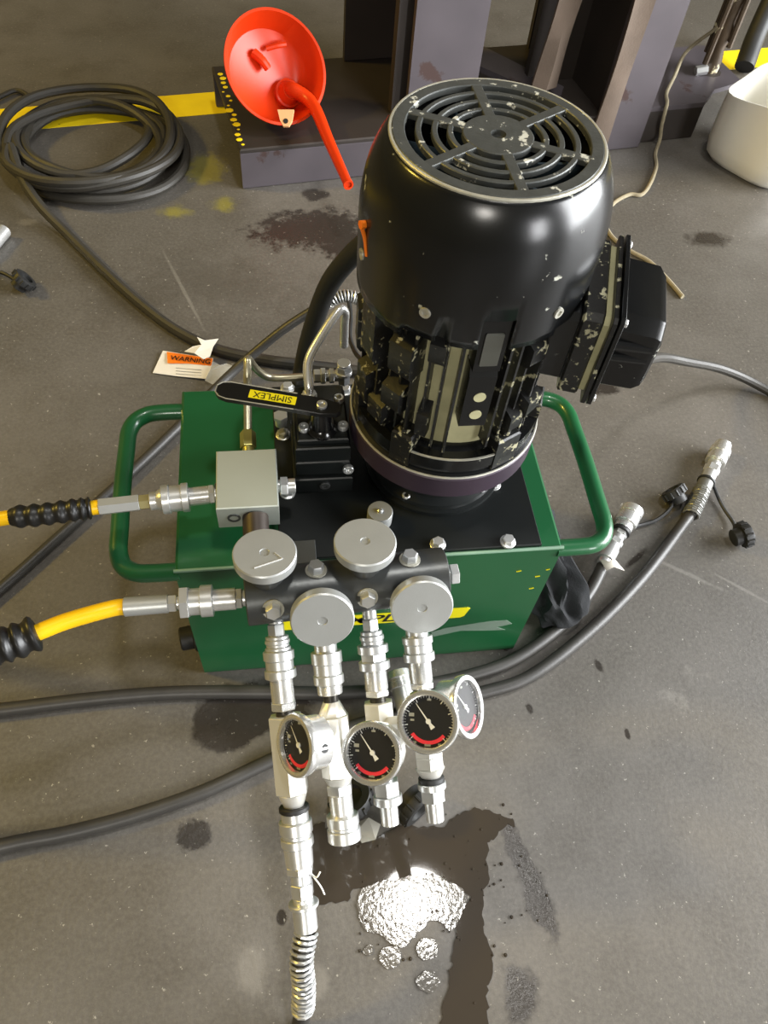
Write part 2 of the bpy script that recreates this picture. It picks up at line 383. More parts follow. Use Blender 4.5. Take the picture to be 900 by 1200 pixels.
# left column : an I section, web facing the open side
cx0 = 0.405
fbox('column_flange', cx0, cx0 + 0.168, 0.06, 0.075, bt + 0.008, 1.7)
fbox('column_web', cx0 + 0.06, cx0 + 0.076, 0.073, 0.347, bt + 0.008, 1.7, FRAMED)
fbox('column_flange', cx0 - 0.075, cx0 + 0.135, 0.345, 0.36, bt + 0.008, 1.7, FRAMED)
fbox('column_rib', cx0 - 0.030, cx0 - 0.012, 0.085, 0.11, bt + 0.008, 1.7, FRAMED)
fbox('column_stay', cx0 - 0.020, cx0 + 0.065, 0.092, 0.10, bt + 0.008, 1.7, FRAMED)
# right column
fbox('column_flange', 0.890, 1.03, 0.0, 0.016, 0.0, 1.7)
fbox('column_web', 0.895, 0.91, 0.014, 0.347, 0.0, 1.7, FRAMED)
fbox('column_flange', 0.84, 1.03, 0.345, 0.36, 0.0, 1.7, FRAMED)
fbox('cross_beam', cx0, 1.03, 0.02, 0.16, 1.45, 1.6, FRAMED)
# right foot
bm = B(); box(bm, FO, FX, FY, FZ, 1.03, 1.20, 0.02, 0.034, 0, bt - .004, 0.002); obj('foot_front', bm, FRAMED, frame)
bm = B(); prism(bm, FO, FX, FY, FZ, [(1.03, .02), (1.20, .02), (1.26, .075), (1.36, .10), (1.36, .30), (1.03, .30)], bt - .006, bt + 0.006); obj('foot_plate', bm, FRAME, frame)
# gusset between the columns
bm = B(); prism(bm, FO, FX, FY, FZ, [(0.60, 0.33), (0.70, 0.36), (0.84, 0.12), (0.80, 0.06)], bt + .008, bt + .022); obj('gusset', bm, FRAME, frame)
fbox('inner_stiffener', 0.765, 0.897, 0.18, 0.20, bt + 0.006, 1.45, FRAMED)
# yellow splashes of paint on the beam end
bm = B()
for k in range(16):
    p = F(0.006 + random.random() * 0.014, 0.02 + 0.33 * k / 16, bt + 0.0079)
    lathe(bm, p, FZ, [(0, 0.003 + random.random() * 0.009), (0.0008, 0.002)], 7, rot=random.random())
obj('paint_splash', bm, YPAINT, frame)
# webbing straps hanging from the cross beam
def ribbon(bm, pts, wv, th=0.006, sub=8, fo=0.012):
    path = catmull(pts, sub); verts, faces = [], []
    for i, p in enumerate(path):
        t = (path[min(i + 1, len(path) - 1)] - path[max(i - 1, 0)]).normalized()
        wd = V(wv) * (1 + 0.10 * math.sin(i * 0.5)); wd = wd - t * wd.dot(t); nn = t.cross(wd).normalized()
        fold = nn * (fo * math.sin(i * 0.37))
        for s, tt in ((-1, -1), (0, -1), (1, -1), (1, 1), (0, 1), (-1, 1)):
            verts.append(p + wd * (0.5 * s) + nn * (th * 0.5 * tt) + (fold if s == 0 else -fold * 0.4))
    n = 6
    for i in range(len(path) - 1):
        for k in range(n): j = (k + 1) % n; faces.append((i * n + k, i * n + j, (i + 1) * n + j, (i + 1) * n + k))
    faces.append(tuple(range(n))); faces.append(tuple((len(path) - 1) * n + i for i in range(n)))
    add_mesh(bm, verts, faces)
bm = B(); ribbon(bm, [F(0.80, 0.014, 1.60), F(0.80, 0.012, 1.46), F(0.79, 0.04, 1.0), F(0.785, 0.07, 0.6), F(0.775, 0.08, 0.35), F(0.765, 0.085, 0.13)], FX * 0.062)
o = obj('webbing_strap', bm, STRAP); tag(o, 'loose brown webbing strap hanging in the opening between steel columns', 'strap')
bm = B(); ribbon(bm, [F(0.90, -0.009, 1.60), F(0.90, -0.009, 1.40), F(0.905, -0.009, 1.0), F(0.90, -0.010, 0.6), F(0.905, -0.009, 0.3), F(0.90, -0.010, 0.02)], FX * 0.05, fo=.005)
o = obj('webbing_strap', bm, STRAP); tag(o, 'brown webbing strap hanging flat along the edge of steel column', 'strap')
# paint dripped pole in the right foot, dark pipe behind
pole = thing('paint_dripped_pole', 'dark pole covered in dripped cream paint standing in the steel foot', 'pole', atz(830, 88, bt))
p0 = atz(830, 86, bt)
bm = B(); tube(bm, [p0, p0 + V((0.0, 0.005, 0.3)), p0 + V((0.01, 0.0, 0.9))], lambda t: 0.020 + 0.004 * math.sin(t * 40), 14); obj('pole_shaft', bm, PAINTP, pole)
bm = B(); lathe(bm, p0 + V((0, 0, -.002)), FZ, [(0, .042), (.006, .040), (.010, .026)], 9); obj('pole_socket', bm, FRAMED, pole)
for k, (dx, dy, l) in enumerate(((-.026, -.01, .9), (-.022, .012, .7), (.024, -.006, .8), (.014, -.022, .5))):
    bm = B(); tube(bm, [p0 + V((dx, dy, .03 + .02 * k)), p0 + V((dx * .9, dy, .3)), p0 + V((dx + .008, dy * .6, l))], 0.008, 8); obj('paint_drip', bm, PAINTP, pole)
bm = B(); cyl(bm, p0 + V((-.05, -.02, .015)), p0 + V((-.02, -.02, .02)), .012, n=6); obj('bolt_head', bm, ZINC, pole)
a = atz(868, 88, 0.0); bm = B(); tube(bm, [a + V((0, 0, .023)), a + V((.05, .09, .10)), a + V((.16, .25, .34)), a + V((.25, .4, .55))], 0.028, 14)
o = obj('black_pipe', bm, RUBBER); tag(o, 'thick black pipe leaning behind the white cut-down container', 'pipe')
# grey cord hanging from the pole over the floor
bm = B(); pts = [p0 + V((-.03, -.01, .12))] + [atz(x, y, z) for x, y, z in ((805, 60, .125), (790, 90, .104))] + [F(1.108, .065, .1005), F(1.088, .024, .1005), F(1.080, .010, .090), F(1.084, .007, .050), F(1.092, .004, .014)] + [atz(x, y, .0052) for x, y in ((768, 180), (769, 195), (762, 215), (752, 228), (738, 228), (722, 236), (711, 248), (708, 258), (716, 276), (735, 292), (760, 306), (780, 325), (800, 348))]
tube(bm, pts, 0.0048, 8)
o = obj('grey_rope', bm, CORD); tag(o, 'thin grey rope trailing from dripped pole across the floor', 'rope')

# ================================================================== WHITE CUT-DOWN CONTAINER
tub = thing('cut_container', 'milky white plastic container with its top cut off', 'container', atz(893, 188, 0))
tc_ = atz(886, 190, 0); ang = math.radians(35); HX = V((math.cos(ang), math.sin(ang), 0)); HY = V((-math.sin(ang), math.cos(ang), 0))
def sq(r, n=40, e=4.0):
    out = []
    for i in range(n):
        a = 2 * PI * i / n; c, s = math.cos(a), math.sin(a)
        k = (abs(c) ** e + abs(s) ** e) ** (-1 / e); out.append((c * k * r, s * k * r))
    return out
bm = B(); rings = []; prof = [(0.0, .090), (.004, .104), (.02, .117), (.05, .122), (.10, .123), (.165, .122), (.175, .122)]
inner = [(.175, .119), (.10, .120), (.03, .115), (.008, .09)]
allp = prof + inner; verts = []; n = 40
for h, r in allp:
    for (x, y) in sq(r): verts.append(tc_ + HX * x + HY * y + FZ * (h if h < .12 else h + .012 * math.sin(math.atan2(y, x) * 2 + .6)))
faces = []
for k in range(len(allp) - 1):
    for i in range(n): j = (i + 1) % n; faces.append((k * n + i, k * n + j, (k + 1) * n + j, (k + 1) * n + i))
faces.append(tuple(range(n - 1, -1, -1))); faces.append(tuple((len(allp) - 1) * n + i for i in range(n)))
add_mesh(bm, verts, faces); obj('container_body', bm, PLASTW, tub)

# ================================================================== RED FUNNEL on the beam
fc = atd(324, 79, 1.70)                                        # centre of the mouth
toc = (CAM - fc).normalized(); ne = (RX * 0.72 + UP * 0.70).normalized()
fn = (toc * math.cos(math.radians(25)) + ne * math.sin(math.radians(25))).normalized()
fun = thing('red_funnel', 'bright red plastic funnel lying tilted on the steel beam', 'funnel', fc - fn * 0.13)
Rm = 0.1175; fs = 0.975
off = RX * .062 - UP * .026; off = off - fn * off.dot(fn)                # the outlet sits off-centre
fx_, fy_, _ = frame_of(fn)
rows = [(-.098, .022, 1), (-.092, .032, .95), (-.060, .090, .14), (-.052, .100, .03), (-.006, Rm - .001, 0), (-.003, Rm + .003, 0), (.001, Rm + .003, 0), (.001, Rm - .003, 0), (-.050, .096, .03), (-.056, .088, .14), (-.086, .030, .95), (-.088, .018, 1)]
verts = []; faces = []; n = 64
for h, r_, k in rows:
    for i in range(n): a = 2 * PI * i / n; verts.append(fc + fn * h * fs + off * k + (fx_ * math.cos(a) + fy_ * math.sin(a)) * r_ * fs)
for k in range(len(rows) - 1):
    for i in range(n): j = (i + 1) % n; faces.append((k * n + i, k * n + j, (k + 1) * n + j, (k + 1) * n + i))
faces.append(tuple(range(n))); faces.append(tuple((len(rows) - 1) * n + i for i in range(n)))
bm = B(); add_mesh(bm, verts, faces); obj('bowl', bm, RED, fun)
q0 = fc - fn * .088 + off
bm = B(); lathe(bm, q0, fn, [(0, .028), (.014, .027), (.016, .031), (.021, .031), (.023, .027), (.030, .024), (.042, .020)], 32); obj('spout_collar', bm, RED, fun)
tip = atd(408, 216, 1.60); k1 = atd(366, 122, depth(q0) - .052)
bm = B(); tube(bm, [q0 + fn * .02, q0 + fn * .045, k1, k1 + (tip - k1) * .5, tip], lambda t: .0190 - .0095 * t, 20); obj('spout', bm, RED, fun)
bm = B(); tdir = (tip - k1).normalized(); lathe(bm, tip - tdir * .003, tdir, [(0, .0108), (.006, .0108), (.006, .007), (.001, .006)], 20); obj('spout_tip', bm, RED, fun)
# hanging tab
tb = atd(335, 140, depth(fc) - .02); tx = RX; ty = UP
bm = B(); prism(bm, tb, RX, UP, -FW, [(-.018, .02), (.018, .02), (.014, -.004), (.007, -.016), (-.005, -.016), (-.012, -.004)], -.003, .003); obj('hanging_tab', bm, REDPALE, fun)
bm = B(); lathe(bm, tb - FW * .0025 - UP * .005, -FW, [(0, .0055), (.0015, .0055)], 14); obj('tab_hole', bm, BDECAL, fun)
# moulded handle inside the bowl
h0, h1 = atd(297, 62, depth(fc) + .028), atd(314, 80, depth(fc) + .045)
bm = B(); tube(bm, [h0, (h0 + h1) / 2 + fn * .006, h1], lambda t: .011 - .002 * t, 10); obj('strainer_clip', bm, RED, fun)
bm = B(); h2, h3 = atd(312, 57, depth(fc) + .035), atd(335, 52, depth(fc) + .04); tube(bm, [h2, (h2 + h3) / 2 + fn * .004, h3], .006, 8); obj('strainer_bar', bm, RED, fun)

# ================================================================== COILED CABLE
cab = thing('coiled_cable', 'thick dusty black cable coiled on the floor with one end trailing away', 'cable', atz(115, 180, 0))
cc = atz(112, 183, 0); pts = []; rr = .0108
turns = 7
ofs = [(0, -.01, .205, .205), (.025, -.015, .190, .185), (-.025, .015, .170, .18), (.01, .035, .165, .15), (-.045, .025, .125, .15), (.02, -.025, .20, .175), (-.01, .01, .19, .21)]
for t in range(turns):
    ox, oy, ra, rb = ofs[t]; ox2, oy2, ra2, rb2 = ofs[(t + 1) % turns] if t < turns - 1 else ofs[t]
    for k in range(14):
        f = k / 14; a = math.radians(190) - 2 * PI * f
        zz = rr + (t + f) * 0.0065 + .006 * math.sin(3 * a + t)
        pts.append(cc + V((ox + (ox2 - ox) * f + (ra + (ra2 - ra) * f) * math.cos(a), oy + (oy2 - oy) * f + (rb + (rb2 - rb) * f) * math.sin(a), max(rr, zz))))
lead = [atz(x, y, z) for x, y, z in ((12, 172, .055), (24, 205, .045), (46, 240, .03), (80, 275, rr), (125, 320, rr), (165, 356, rr), (205, 386, rr), (250, 408, rr), (300, 420, rr), (360, 428, rr), (430, 436, rr))]
start = [atz(-400, 420, rr), atz(-200, 300, rr), atz(-60, 205, rr), atz(-20, 178, rr), atz(2, 160, rr)]
bm = B(); tube(bm, start + pts[2:] + lead, rr, 10, 5); obj('cable_coil', bm, CABLE, cab)
bm = B(); pts = [atz(x, y, .009) for x, y in ((-30, 128), (-5, 116), (14, 107), (24, 107), (34, 113))]; tube(bm, pts, .006, 8)
o = obj('cable_offcut', bm, CABLE); tag(o, 'short curved end of thin dark cable on the yellow line', 'cable')

# ================================================================== HYDRAULIC POWER PACK
H, TD, TW = 0.2938, 0.281, 0.23
pack = thing('hydraulic_power_pack', 'green hydraulic power pack with tall black electric motor on top', 'pump', (0, TD / 2, 0))
# ---- tank
bm = B(); abox(bm, -TW, TW, 0, TD, 0.0, H, 0.0035)
tank = obj('tank', bm, GREEN, pack)
bm = B(); tube(bm, [(-TW - .001, .0015, H - .001), (TW + .001, .0015, H - .001)], .0022, 8, smooth=False); obj('weld_bead', bm, mat('worn_green_edge', (120, 150, 128), 0.4), tank)
def handle(s):
    bm = B(); z = H - .013; e = .262 if s < 0 else .262
    P_ = [(s * (TW - .004), .008, z), (s * .255, .008, z), (s * .275, .010, z), (s * .290, .020, z), (s * .297, .040, z), (s * .298, .075, z), (s * .299, .14, z),
          (s * .298, .195, z), (s * .297, .222, z), (s * .290, .240, z), (s * .275, .251, z), (s * .255, .254, z), (s * (TW - .004), .254, z)]
    tube(bm, P_, .0108, 16, 5); return obj('carry_handle', bm, GREEN, tank)
handle(-1); handle(1)
# decal on the front face
def FR(px, py): return aty(px, py, -0.0004)
d0, d1 = FR(330, 722), FR(330, 750); d2, d3 = FR(552, 705), FR(545, 729)
zc0, zc1 = (d2.z + d3.z) / 2 - .014, (d2.z + d3.z) / 2 + .014; x0, x1 = d0.x, d2.x
EXX, EZZ, NEG = V((1, 0, 0)), V((0, 0, 1)), V((0, -1, 0))
bm = B(); prism(bm, (0, 0, 0), EXX, EZZ, NEG, [(x0 - .004, zc0), (x1 - .008, zc0), (x1 - .003, zc0 + .004), (x1 + .002, zc1 - .003), (x1 - .002, zc1), (x0 + .003, zc1)], -.001, .0008); dec = obj('yellow_decal', bm, YDECAL, tank, smooth=False)
text('decal_lettering', 'SIMPLEX', ((x0 + x1) / 2, -.0009, (zc0 + zc1) / 2), EXX, EZZ, .030, BDECAL, tank, .0004, shear=.28, bold=.012, wscale=1.30)
bm = B(); sc = [(505, 741), (522, 736), (548, 732), (575, 728), (594, 727), (600, 731), (582, 735), (592, 738), (566, 739), (540, 739), (522, 743), (508, 746)]
prism(bm, (0, 0, 0), EXX, EZZ, NEG, [(FR(*q).x, FR(*q).z) for q in sc], -.0006, .0005)
obj('paint_scrape', bm, mat('scraped_primer', (104, 122, 108), .7), tank)
for px, py, l in ((627, 676, .006), (620, 690, .006), (605, 670, .006), (640, 668, .004)):
    p = FR(px, py); p.y = -.0002; bm = B(); cyl(bm, p, p + V((l, -.0003, .002)), .0009, n=6); obj('yellow_fleck', bm, YDECAL, tank)
bm = B(); lathe(bm, (-TW + .002, .04, .045), (-1, -.15, 0), [(0, .022), (.012, .022), (.014, .017), (.03, .017), (.032, .015)], 18); obj('drain_plug', bm, RUBBER, tank)
# ---- cover plate
bm = B(); abox(bm, -.1105, .203, .004, TD - .004, H - .002, H + .005, .001); cover = obj('cover_plate', bm, PLATE, pack)
TZ = H + .005
for px, py in ((337, 578), (595, 635), (513, 638), (332, 510), (578, 568), (404, 458), (337, 455)):
    hexbolt('plate_bolt', atz(px, py, TZ), (0, 0, 1), cover, .0075, .006)
bm = B(); p = atz(444, 612, TZ); lathe(bm, (p.x, p.y, TZ), (0, 0, 1), [(0, .0135), (.004, .0135), (.004, .0150), (.022, .0152), (.024, .0142)], 36)
cap = obj('breather_cap', bm, ALU, pack)
bm = B(); lathe(bm, (p.x, p.y, TZ + .0238), (0, 0, 1), [(0, .0035), (.002, .0035), (.003, .002)], 12); obj('cap_screw', bm, ZINC, cap)
# ---- bell housing and motor
MX, MY = .09, .14; MZ = (0, 0, 1)
def MP(a, r, z): return V((MX + r * math.cos(a), MY + r * math.sin(a), z))
bm = B(); lathe(bm, (MX, MY, TZ - .001), MZ, [(0, .088), (.007, .088), (.008, .083), (.014, .082), (.018, .072), (.05, .070), (.070, .074)], 64); bell = obj('bell_housing', bm, PLATE, pack)
for a in (-125, -50, 0, 60, 130, 190):
    p = MP(math.radians(a), .078, TZ + .0125); hexbolt('housing_bolt', p, MZ, bell, .005, .003, False, socket=True)
bm = B(); lathe(bm, (MX, MY, .40), MZ, [(0, .080), (.03, .0845), (.23, .0845), (.24, .070), (.25, .030)], 64); motor = obj('motor', bm, KHAKI, pack)
bm = B(); lathe(bm, (MX, MY, .370), MZ, [(0, .106), (.002, .1105), (.032, .1110), (.034, .1095), (.034, .098), (.004, .085)], 72); obj('motor_flange', bm, PURPLE, motor)
bm = B(); lathe(bm, (MX, MY, .400), MZ, [(0, .1085), (.006, .1085), (.008, .104), (.024, .101), (.030, .098), (.034, .090), (.036, .084)], 72); obj('end_shield', bm, MOTOR, motor)
bm = B(); lathe(bm, (MX, MY, .4035), MZ, [(0, .1100), (.0012, .1105), (.0024, .1098)], 72); obj('flange_edge', bm, RIM, motor)
def arc_prism(name, a0, a1, r0, r1, z0, z1, m_, n=16):
    poly = [(r1 * math.cos(math.radians(a0 + (a1 - a0) * k / n)), r1 * math.sin(math.radians(a0 + (a1 - a0) * k / n))) for k in range(n + 1)]
    poly += [(r0 * math.cos(math.radians(a1 + (a0 - a1) * k / n)), r0 * math.sin(math.radians(a1 + (a0 - a1) * k / n))) for k in range(n + 1)]
    bm = B(); prism(bm, (MX, MY, 0), *AX, poly, z0, z1); return obj(name, bm, m_, motor)
arc_prism('shield_segment', -121, -69, .092, .1065, .415, .432, MOTOR)
arc_prism('shield_edge', -121, -69, .1045, .1068, .4315, .4328, RIM)
arc_prism('shield_segment', -55, -25, .092, .1065, .415, .432, MOTOR)
arc_prism('shield_segment', -168, -135, .092, .1065, .415, .432, MOTOR)
# shield cut segments and lugs
for a, wa in ((-62, 9), (-128, 7), (-20, 9), (-175, 8)):
    ar = math.radians(a); n_ = V((math.cos(ar), math.sin(ar), 0)); t_ = V((-n_.y, n_.x, 0)); wv = math.radians(wa) * .1
    bm = B(); box(bm, (MX, MY, 0), n_, t_, MZ, .084, .1065, -wv, wv, .405, .452, .002); obj('mounting_lug', bm, MOTORW, motor)
    hexbolt('lug_bolt', MP(ar, .098, .451), MZ, motor, .0055, .005, False, MOTORW)
# cooling fins all round, except behind the rib and the terminal box
skip = [(-98, -82), (-40, 10)]
a = -180.0; fin_me = None
while a < 179:
    if not any(lo < a < hi for lo, hi in skip):
        ar = math.radians(a); n_ = V((math.cos(ar), math.sin(ar), 0)); t_ = V((-n_.y, n_.x, 0))
        r1 = .0985 + .003 * math.sin(a * 1.7)
        bm = B(); box(bm, (MX, MY, 0), n_, t_, MZ, .082, r1, -.0013, .0013, .437 + (.006 if int(a) % 3 else 0), .612, .0008)
        obj('cooling_fin', bm, MOTORW, motor)
    a += 8.6
# cast blocks between the fins
for a, z0, z1, wd, r1 in ((-116, .56, .59, .008, .104), (-119, .45, .49, .006, .100), (-135, .53, .575, .013, .108), (-139, .475, .51, .012, .106), (-160, .52, .60, .013, .109), (-165, .45, .50, .012, .108), (-60, .455, .485, .008, .104), (-58, .55, .58, .010, .104), (-48, .47, .50, .012, .106), (-182, .50, .56, .012, .108), (-150, .44, .475, .012, .106)):
    ar = math.radians(a); n_ = V((math.cos(ar), math.sin(ar), 0)); t_ = V((-n_.y, n_.x, 0))
    bm = B(); prism(bm, (MX, MY, 0), n_, MZ, t_, [(.082, z0), (r1 - .004, z0), (r1, z0 + .006), (r1, z1 - .004), (r1 - .008, z1), (.082, z1 + .006)], -wd, wd); obj('cast_boss', bm, MOTORW, motor)
# front rib with two pads
ar = math.radians(-90); n_ = V((0, -1, 0)); t_ = V((1, 0, 0))
bm = B(); prism(bm, (MX, MY, 0), n_, MZ, t_, [(.082, .485), (.103, .485), (.104, .49), (.104, .555), (.100, .560), (.100, .565), (.082, .565)], -.0135, .0135); rib = obj('front_rib', bm, MOTOR, motor)
for z in (.503, .528):
    bm = B(); lathe(bm, V((MX + .001, MY - .1035, z)), n_, [(0, .0062), (.0012, .0062)], 18); obj('rib_pad', bm, KHAKI, motor)
bm = B(); box(bm, (MX, MY, 0), t_, n_, MZ, -.013, .013, .084, .106, .562, .628, .0025); obj('rib_bracket', bm, MOTOR, motor)
bm = B(); box(bm, (MX, MY, 0), t_, n_, MZ, -.0085, .0085, .105, .1075, .572, .612, .0015); obj('bracket_face', bm, mat('worn_bracket_paint', (70, 70, 64), .35), motor)
# fan cover : thin barrel with notches cut out of its lower edge
bm = B(); NS = 144
zr = [.586, .596, .604, .630, .655, .668, .680, .691, .701, .709, .716, .722, .727, .7315]; rrad = [.1106, .1108, .1110, .1115, .112] + [.072 + .040 * math.sqrt(1 - ((z - .655) / .085) ** 2) for z in zr[5:]]
grid = []
for z, r in zip(zr, rrad): grid.append([bm.verts.new(MP(2 * PI * i / NS, r, z)) for i in range(NS)])
for k in range(len(zr) - 1):
    for i in range(NS):
        adeg = ((360.0 * (i + .5) / NS) + 180) % 360 - 180
        if k <= 2 and -96.5 < adeg < -82.5: continue
        if k == 0 and (adeg > -135 and adeg < -20): continue
        if k == 1 and (-20 > adeg > -58 or -112 > adeg > -118): continue
        j = (i + 1) % NS; bm.faces.new((grid[k][i], grid[k][j], grid[k + 1][j], grid[k + 1][i]))
fcov = obj('fan_cover', bm, MOTOR, motor)
sm = fcov.modifiers.new('thickness', 'SOLIDIFY'); sm.thickness = .002; sm.offset = -1
for a, z in ((-124, .625), (-60, .625), (-170, .63)):
    bm = B(); ar = math.radians(a); lathe(bm, MP(ar, .111, z), (math.cos(ar), math.sin(ar), 0), [(0, .0055), (.002, .0052), (.002, .003), (.0005, .0028)], 14); obj('cover_screw', bm, RIM, motor)
# grille
GZ = .7305
def ring(name, r0, r1, z0, z1, m_):
    bm = B(); lathe(bm, (MX, MY, 0), MZ, [(z0, r0), (z1 - .0008, r0), (z1, r0 + .0008), (z1, r1 - .0008), (z1 - .0008, r1), (z0, r1)], 72, False, False)
    vs_ = list(bm.verts); n = 72
    for i in range(n): j = (i + 1) % n; bm.faces.new((vs_[5 * n + i], vs_[5 * n + j], vs_[j], vs_[i]))
    return obj(name, bm, m_, motor)
ring('grille_rim', .0775, .0885, GZ - .004, GZ + .0015, GRILLE)
ring('grille_edge', .0880, .0912, GZ - .003, GZ + .0012, RIM)
for r0 in (.0375, .0505, .0640): ring('grille_ring', r0, r0 + .0050, GZ - .004, GZ + .001, GRILLE)
for k in range(6):
    ar = math.radians(-87 + 60 * k); n_ = V((math.cos(ar), math.sin(ar), 0)); t_ = V((-n_.y, n_.x, 0))
    bm = B(); box(bm, (MX, MY, 0), n_, t_, MZ, .025, .080, -.0048, .0048, GZ - .004, GZ + .0012, .0006); obj('grille_spoke', bm, GRILLE, motor)
bm = B(); lathe(bm, (MX, MY, GZ - .004), MZ, [(0, .030), (.0046, .030), (.0054, .029), (.0054, .0065), (.001, .006), (.001, .0005)], 48, cap1=False); obj('grille_hub', bm, GRILLE, motor)
bm = B(); lathe(bm, (MX, MY, .655), MZ, [(0, .095), (.003, .095), (.004, .02), (.035, .018)], 48); fan = obj('fan_disc', bm, RUBBER, motor)
for k in range(7):
    ar = 2 * PI * k / 7; n_ = V((math.cos(ar), math.sin(ar), 0)); t_ = V((-n_.y, n_.x, 0))
    bm = B(); box(bm, (MX, MY, 0), n_, t_, MZ, .02, .09, -.0015, .0015, .656, .706, 0); obj('fan_blade', bm, FANB, motor)
# terminal box
ta = math.radians(-18.9); TN = V((math.cos(ta), math.sin(ta), 0)); TT = V((-TN.y, TN.x, 0)); TO = V((MX, MY, 0))
def tbox(name, poly, n0, n1, m_=MOTOR, bev=.002):     # poly in (TT, Z)
    bm = B(); prism(bm, TO, TT, MZ, TN, poly, n0, n1, bev); return obj(name, bm, m_, motor)
def rr_(t0, t1, z0, z1, c=.006): return [(t0 + c, z0), (t1 - c, z0), (t1, z0 + c), (t1, z1 - c), (t1 - c, z1), (t0 + c, z1), (t0, z1 - c), (t0, z0 + c)]
tbox('terminal_neck', rr_(-.052, .052, .525, .608), .080, .122, MOTOR)
tbox('terminal_base', rr_(-.060, .062, .516, .618), .108, .128, MOTORW)
tbox('terminal_gasket', rr_(-.057, .060, .520, .614), .126, .136, KHAKI, 0)
tbox('terminal_plate', rr_(-.065, .066, .512, .622, .004), .134, .1385, MOTORW, .0005)
tbox('terminal_plate', rr_(-.065, .066, .512, .624, .004), .1400, .1445, MOTOR, .0005)
bm = B(); cv = rr_(-.050, .056, .520, .612, .012); ln = [(.1440, 0), (.178, .001), (.185, .005), (.188, .012)]; verts = []; faces = []; n = len(cv)
ct = sum(p[0] for p in cv) / n; cz = sum(p[1] for p in cv) / n
for hN, s in ln:
    for (t, z) in cv:
        tt = t - (s * 2.4 if t > ct else -s * .6); zz = z - s * (1 if z > cz else -1); verts.append(TO + TT * tt + V((0, 0, zz)) + TN * hN)
for k in range(len(ln) - 1):
    for i in range(n): j = (i + 1) % n; faces.append((k * n + i, k * n + j, (k + 1) * n + j, (k + 1) * n + i))
faces.append(tuple(range(n - 1, -1, -1))); faces.append(tuple((len(ln) - 1) * n + i for i in range(n)))
add_mesh(bm, verts, faces); obj('terminal_cover', bm, MOTOR, motor)
bm = B(); tube(bm, [TO + TN * .145 + TT * -.0515 + V((0, 0, .585)), TO + TN * .180 + TT * -.045 + V((0, 0, .583))], .0055, 10, smooth=False); obj('cover_rib', bm, MOTOR, motor)
bm = B(); tube(bm, [TO + TN * .145 + TT * -.0515 + V((0, 0, .570)), TO + TN * .180 + TT * -.045 + V((0, 0, .568))], .0045, 10, smooth=False); obj('cover_rib', bm, MOTOR, motor)
for t_, z_ in ((-.058, .616), (.058, .616), (-.058, .519)):
    hexbolt('cover_screw', TO + TN * .1445 + TT * t_ + V((0, 0, z_)), TN, motor, .004, .003, False)
# orange tie stuck on the motor side
ar = math.radians(-166); p = MP(ar, .1125, .652); tv = V((.15, -.2, -1)).normalized()
bm = B(); tube(bm, [p - tv * .012 + V((-.002, 0, 0)), p, p + tv * .016], .0019, 8); obj('orange_tie', bm, ORANGE, motor)
bm = B(); lathe(bm, p - tv * .013, (-1, -.4, .1), [(-.003, .0035), (.003, .004)], 7); obj('tie_head', bm, ORANGE, motor)

# ---- hand valve
vx0, vx1 = -.089, -.022; vy0, vy1 = .098, .195
bm = B(); abox(bm, vx0, vx1 + .004, vy0, vy1, TZ - .001, .325, .0015); valve = obj('valve_block', bm, PLATE, pack)
bm = B(); abox(bm, vx0 + .003, vx1, vy0 + .006, vy1, .3255, .350, .0015); obj('valve_plate', bm, PLATE, valve)
bm = B(); abox(bm, vx0 + .003, vx1, vy0 + .006, vy1, .3505, .376, .0015); obj('valve_head', bm, PLATE, valve)
bm = B(); abox(bm, vx0 + .006, vx1 - .002, vy0 + .012, vy1, .3755, .384, .0015); obj('valve_top', bm, PLATE, valve)
for px, py in ((356, 503), (402, 501), (397, 469), (366, 478)): hexbolt('cap_screw', atz(px, py, .384), MZ, valve, .0062, .006, False, socket=True)
hexbolt('block_plug', V((-.052, vy0 + .001, .312)), (0, -1, 0), valve, .0065, .003, False, socket=True, material=DARKST)
hexbolt('cap_screw', V((vx1 - .002, vy0 + .005, .338)), (0, -1, .1), valve, .0065, .005, False, socket=True)
lz = .418; hb = atz(377, 478, lz); hub0 = V((hb.x, hb.y, .383))
bm = B(); lathe(bm, hub0, MZ, [(0, .019), (.004, .018), (.008, .0145), (lz - .383 - .002, .0125)], 32); obj('lever_hub', bm, mat('glossy_black', (14, 14, 15), .15), valve)
l0 = hb; l1 = atz(262, 459, lz + .004); ld = (l1 - l0); LL = ld.length; ld.normalize(); ls = V((-ld.y, ld.x, 0)).normalized(); lu = ld.cross(ls).normalized()
if lu.z < 0: ls = -ls; lu = ld.cross(ls).normalized()
poly = [(-.022, .004), (-.018, .009), (0, .0125), (.03, .012), (LL - .006, .0128), (LL + .003, .0105), (LL + .008, .005), (LL + .008, -.005), (LL + .003, -.0105), (LL - .006, -.0128), (.03, -.012), (0, -.0125), (-.018, -.009), (-.022, -.004)]
bm = B(); prism(bm, l0, ld, ls, lu, poly, -.003, .004, .0008); lev = obj('lever', bm, mat('lever_black', (18, 18, 18), .3, coat=.3), valve)
bm = B(); tube(bm, [l0 + ld * a + ls * b + lu * .004 for a, b in poly if a > .02] , .0007, 6, 1); obj('lever_worn_edge', bm, RIM, valve)
hexbolt('lever_screw', l0 + lu * .004, lu, valve, .006, .003, False, socket=True)
pc = l0 + ld * (LL * .50) + lu * .0041
bm = B(); prism(bm, pc, ld, ls, lu, [(-.0265, -.006), (.0265, -.006), (.0265, .006), (-.0265, .006)], 0, .0004); obj('lever_sticker', bm, YDECAL, valve, smooth=False)
text('lever_lettering', 'SIMPLEX', pc + lu * .0006, ld, -(ls if ls.y > 0 else -ls), .0125, BDECAL, valve, .0002, bold=.0, wscale=.95)

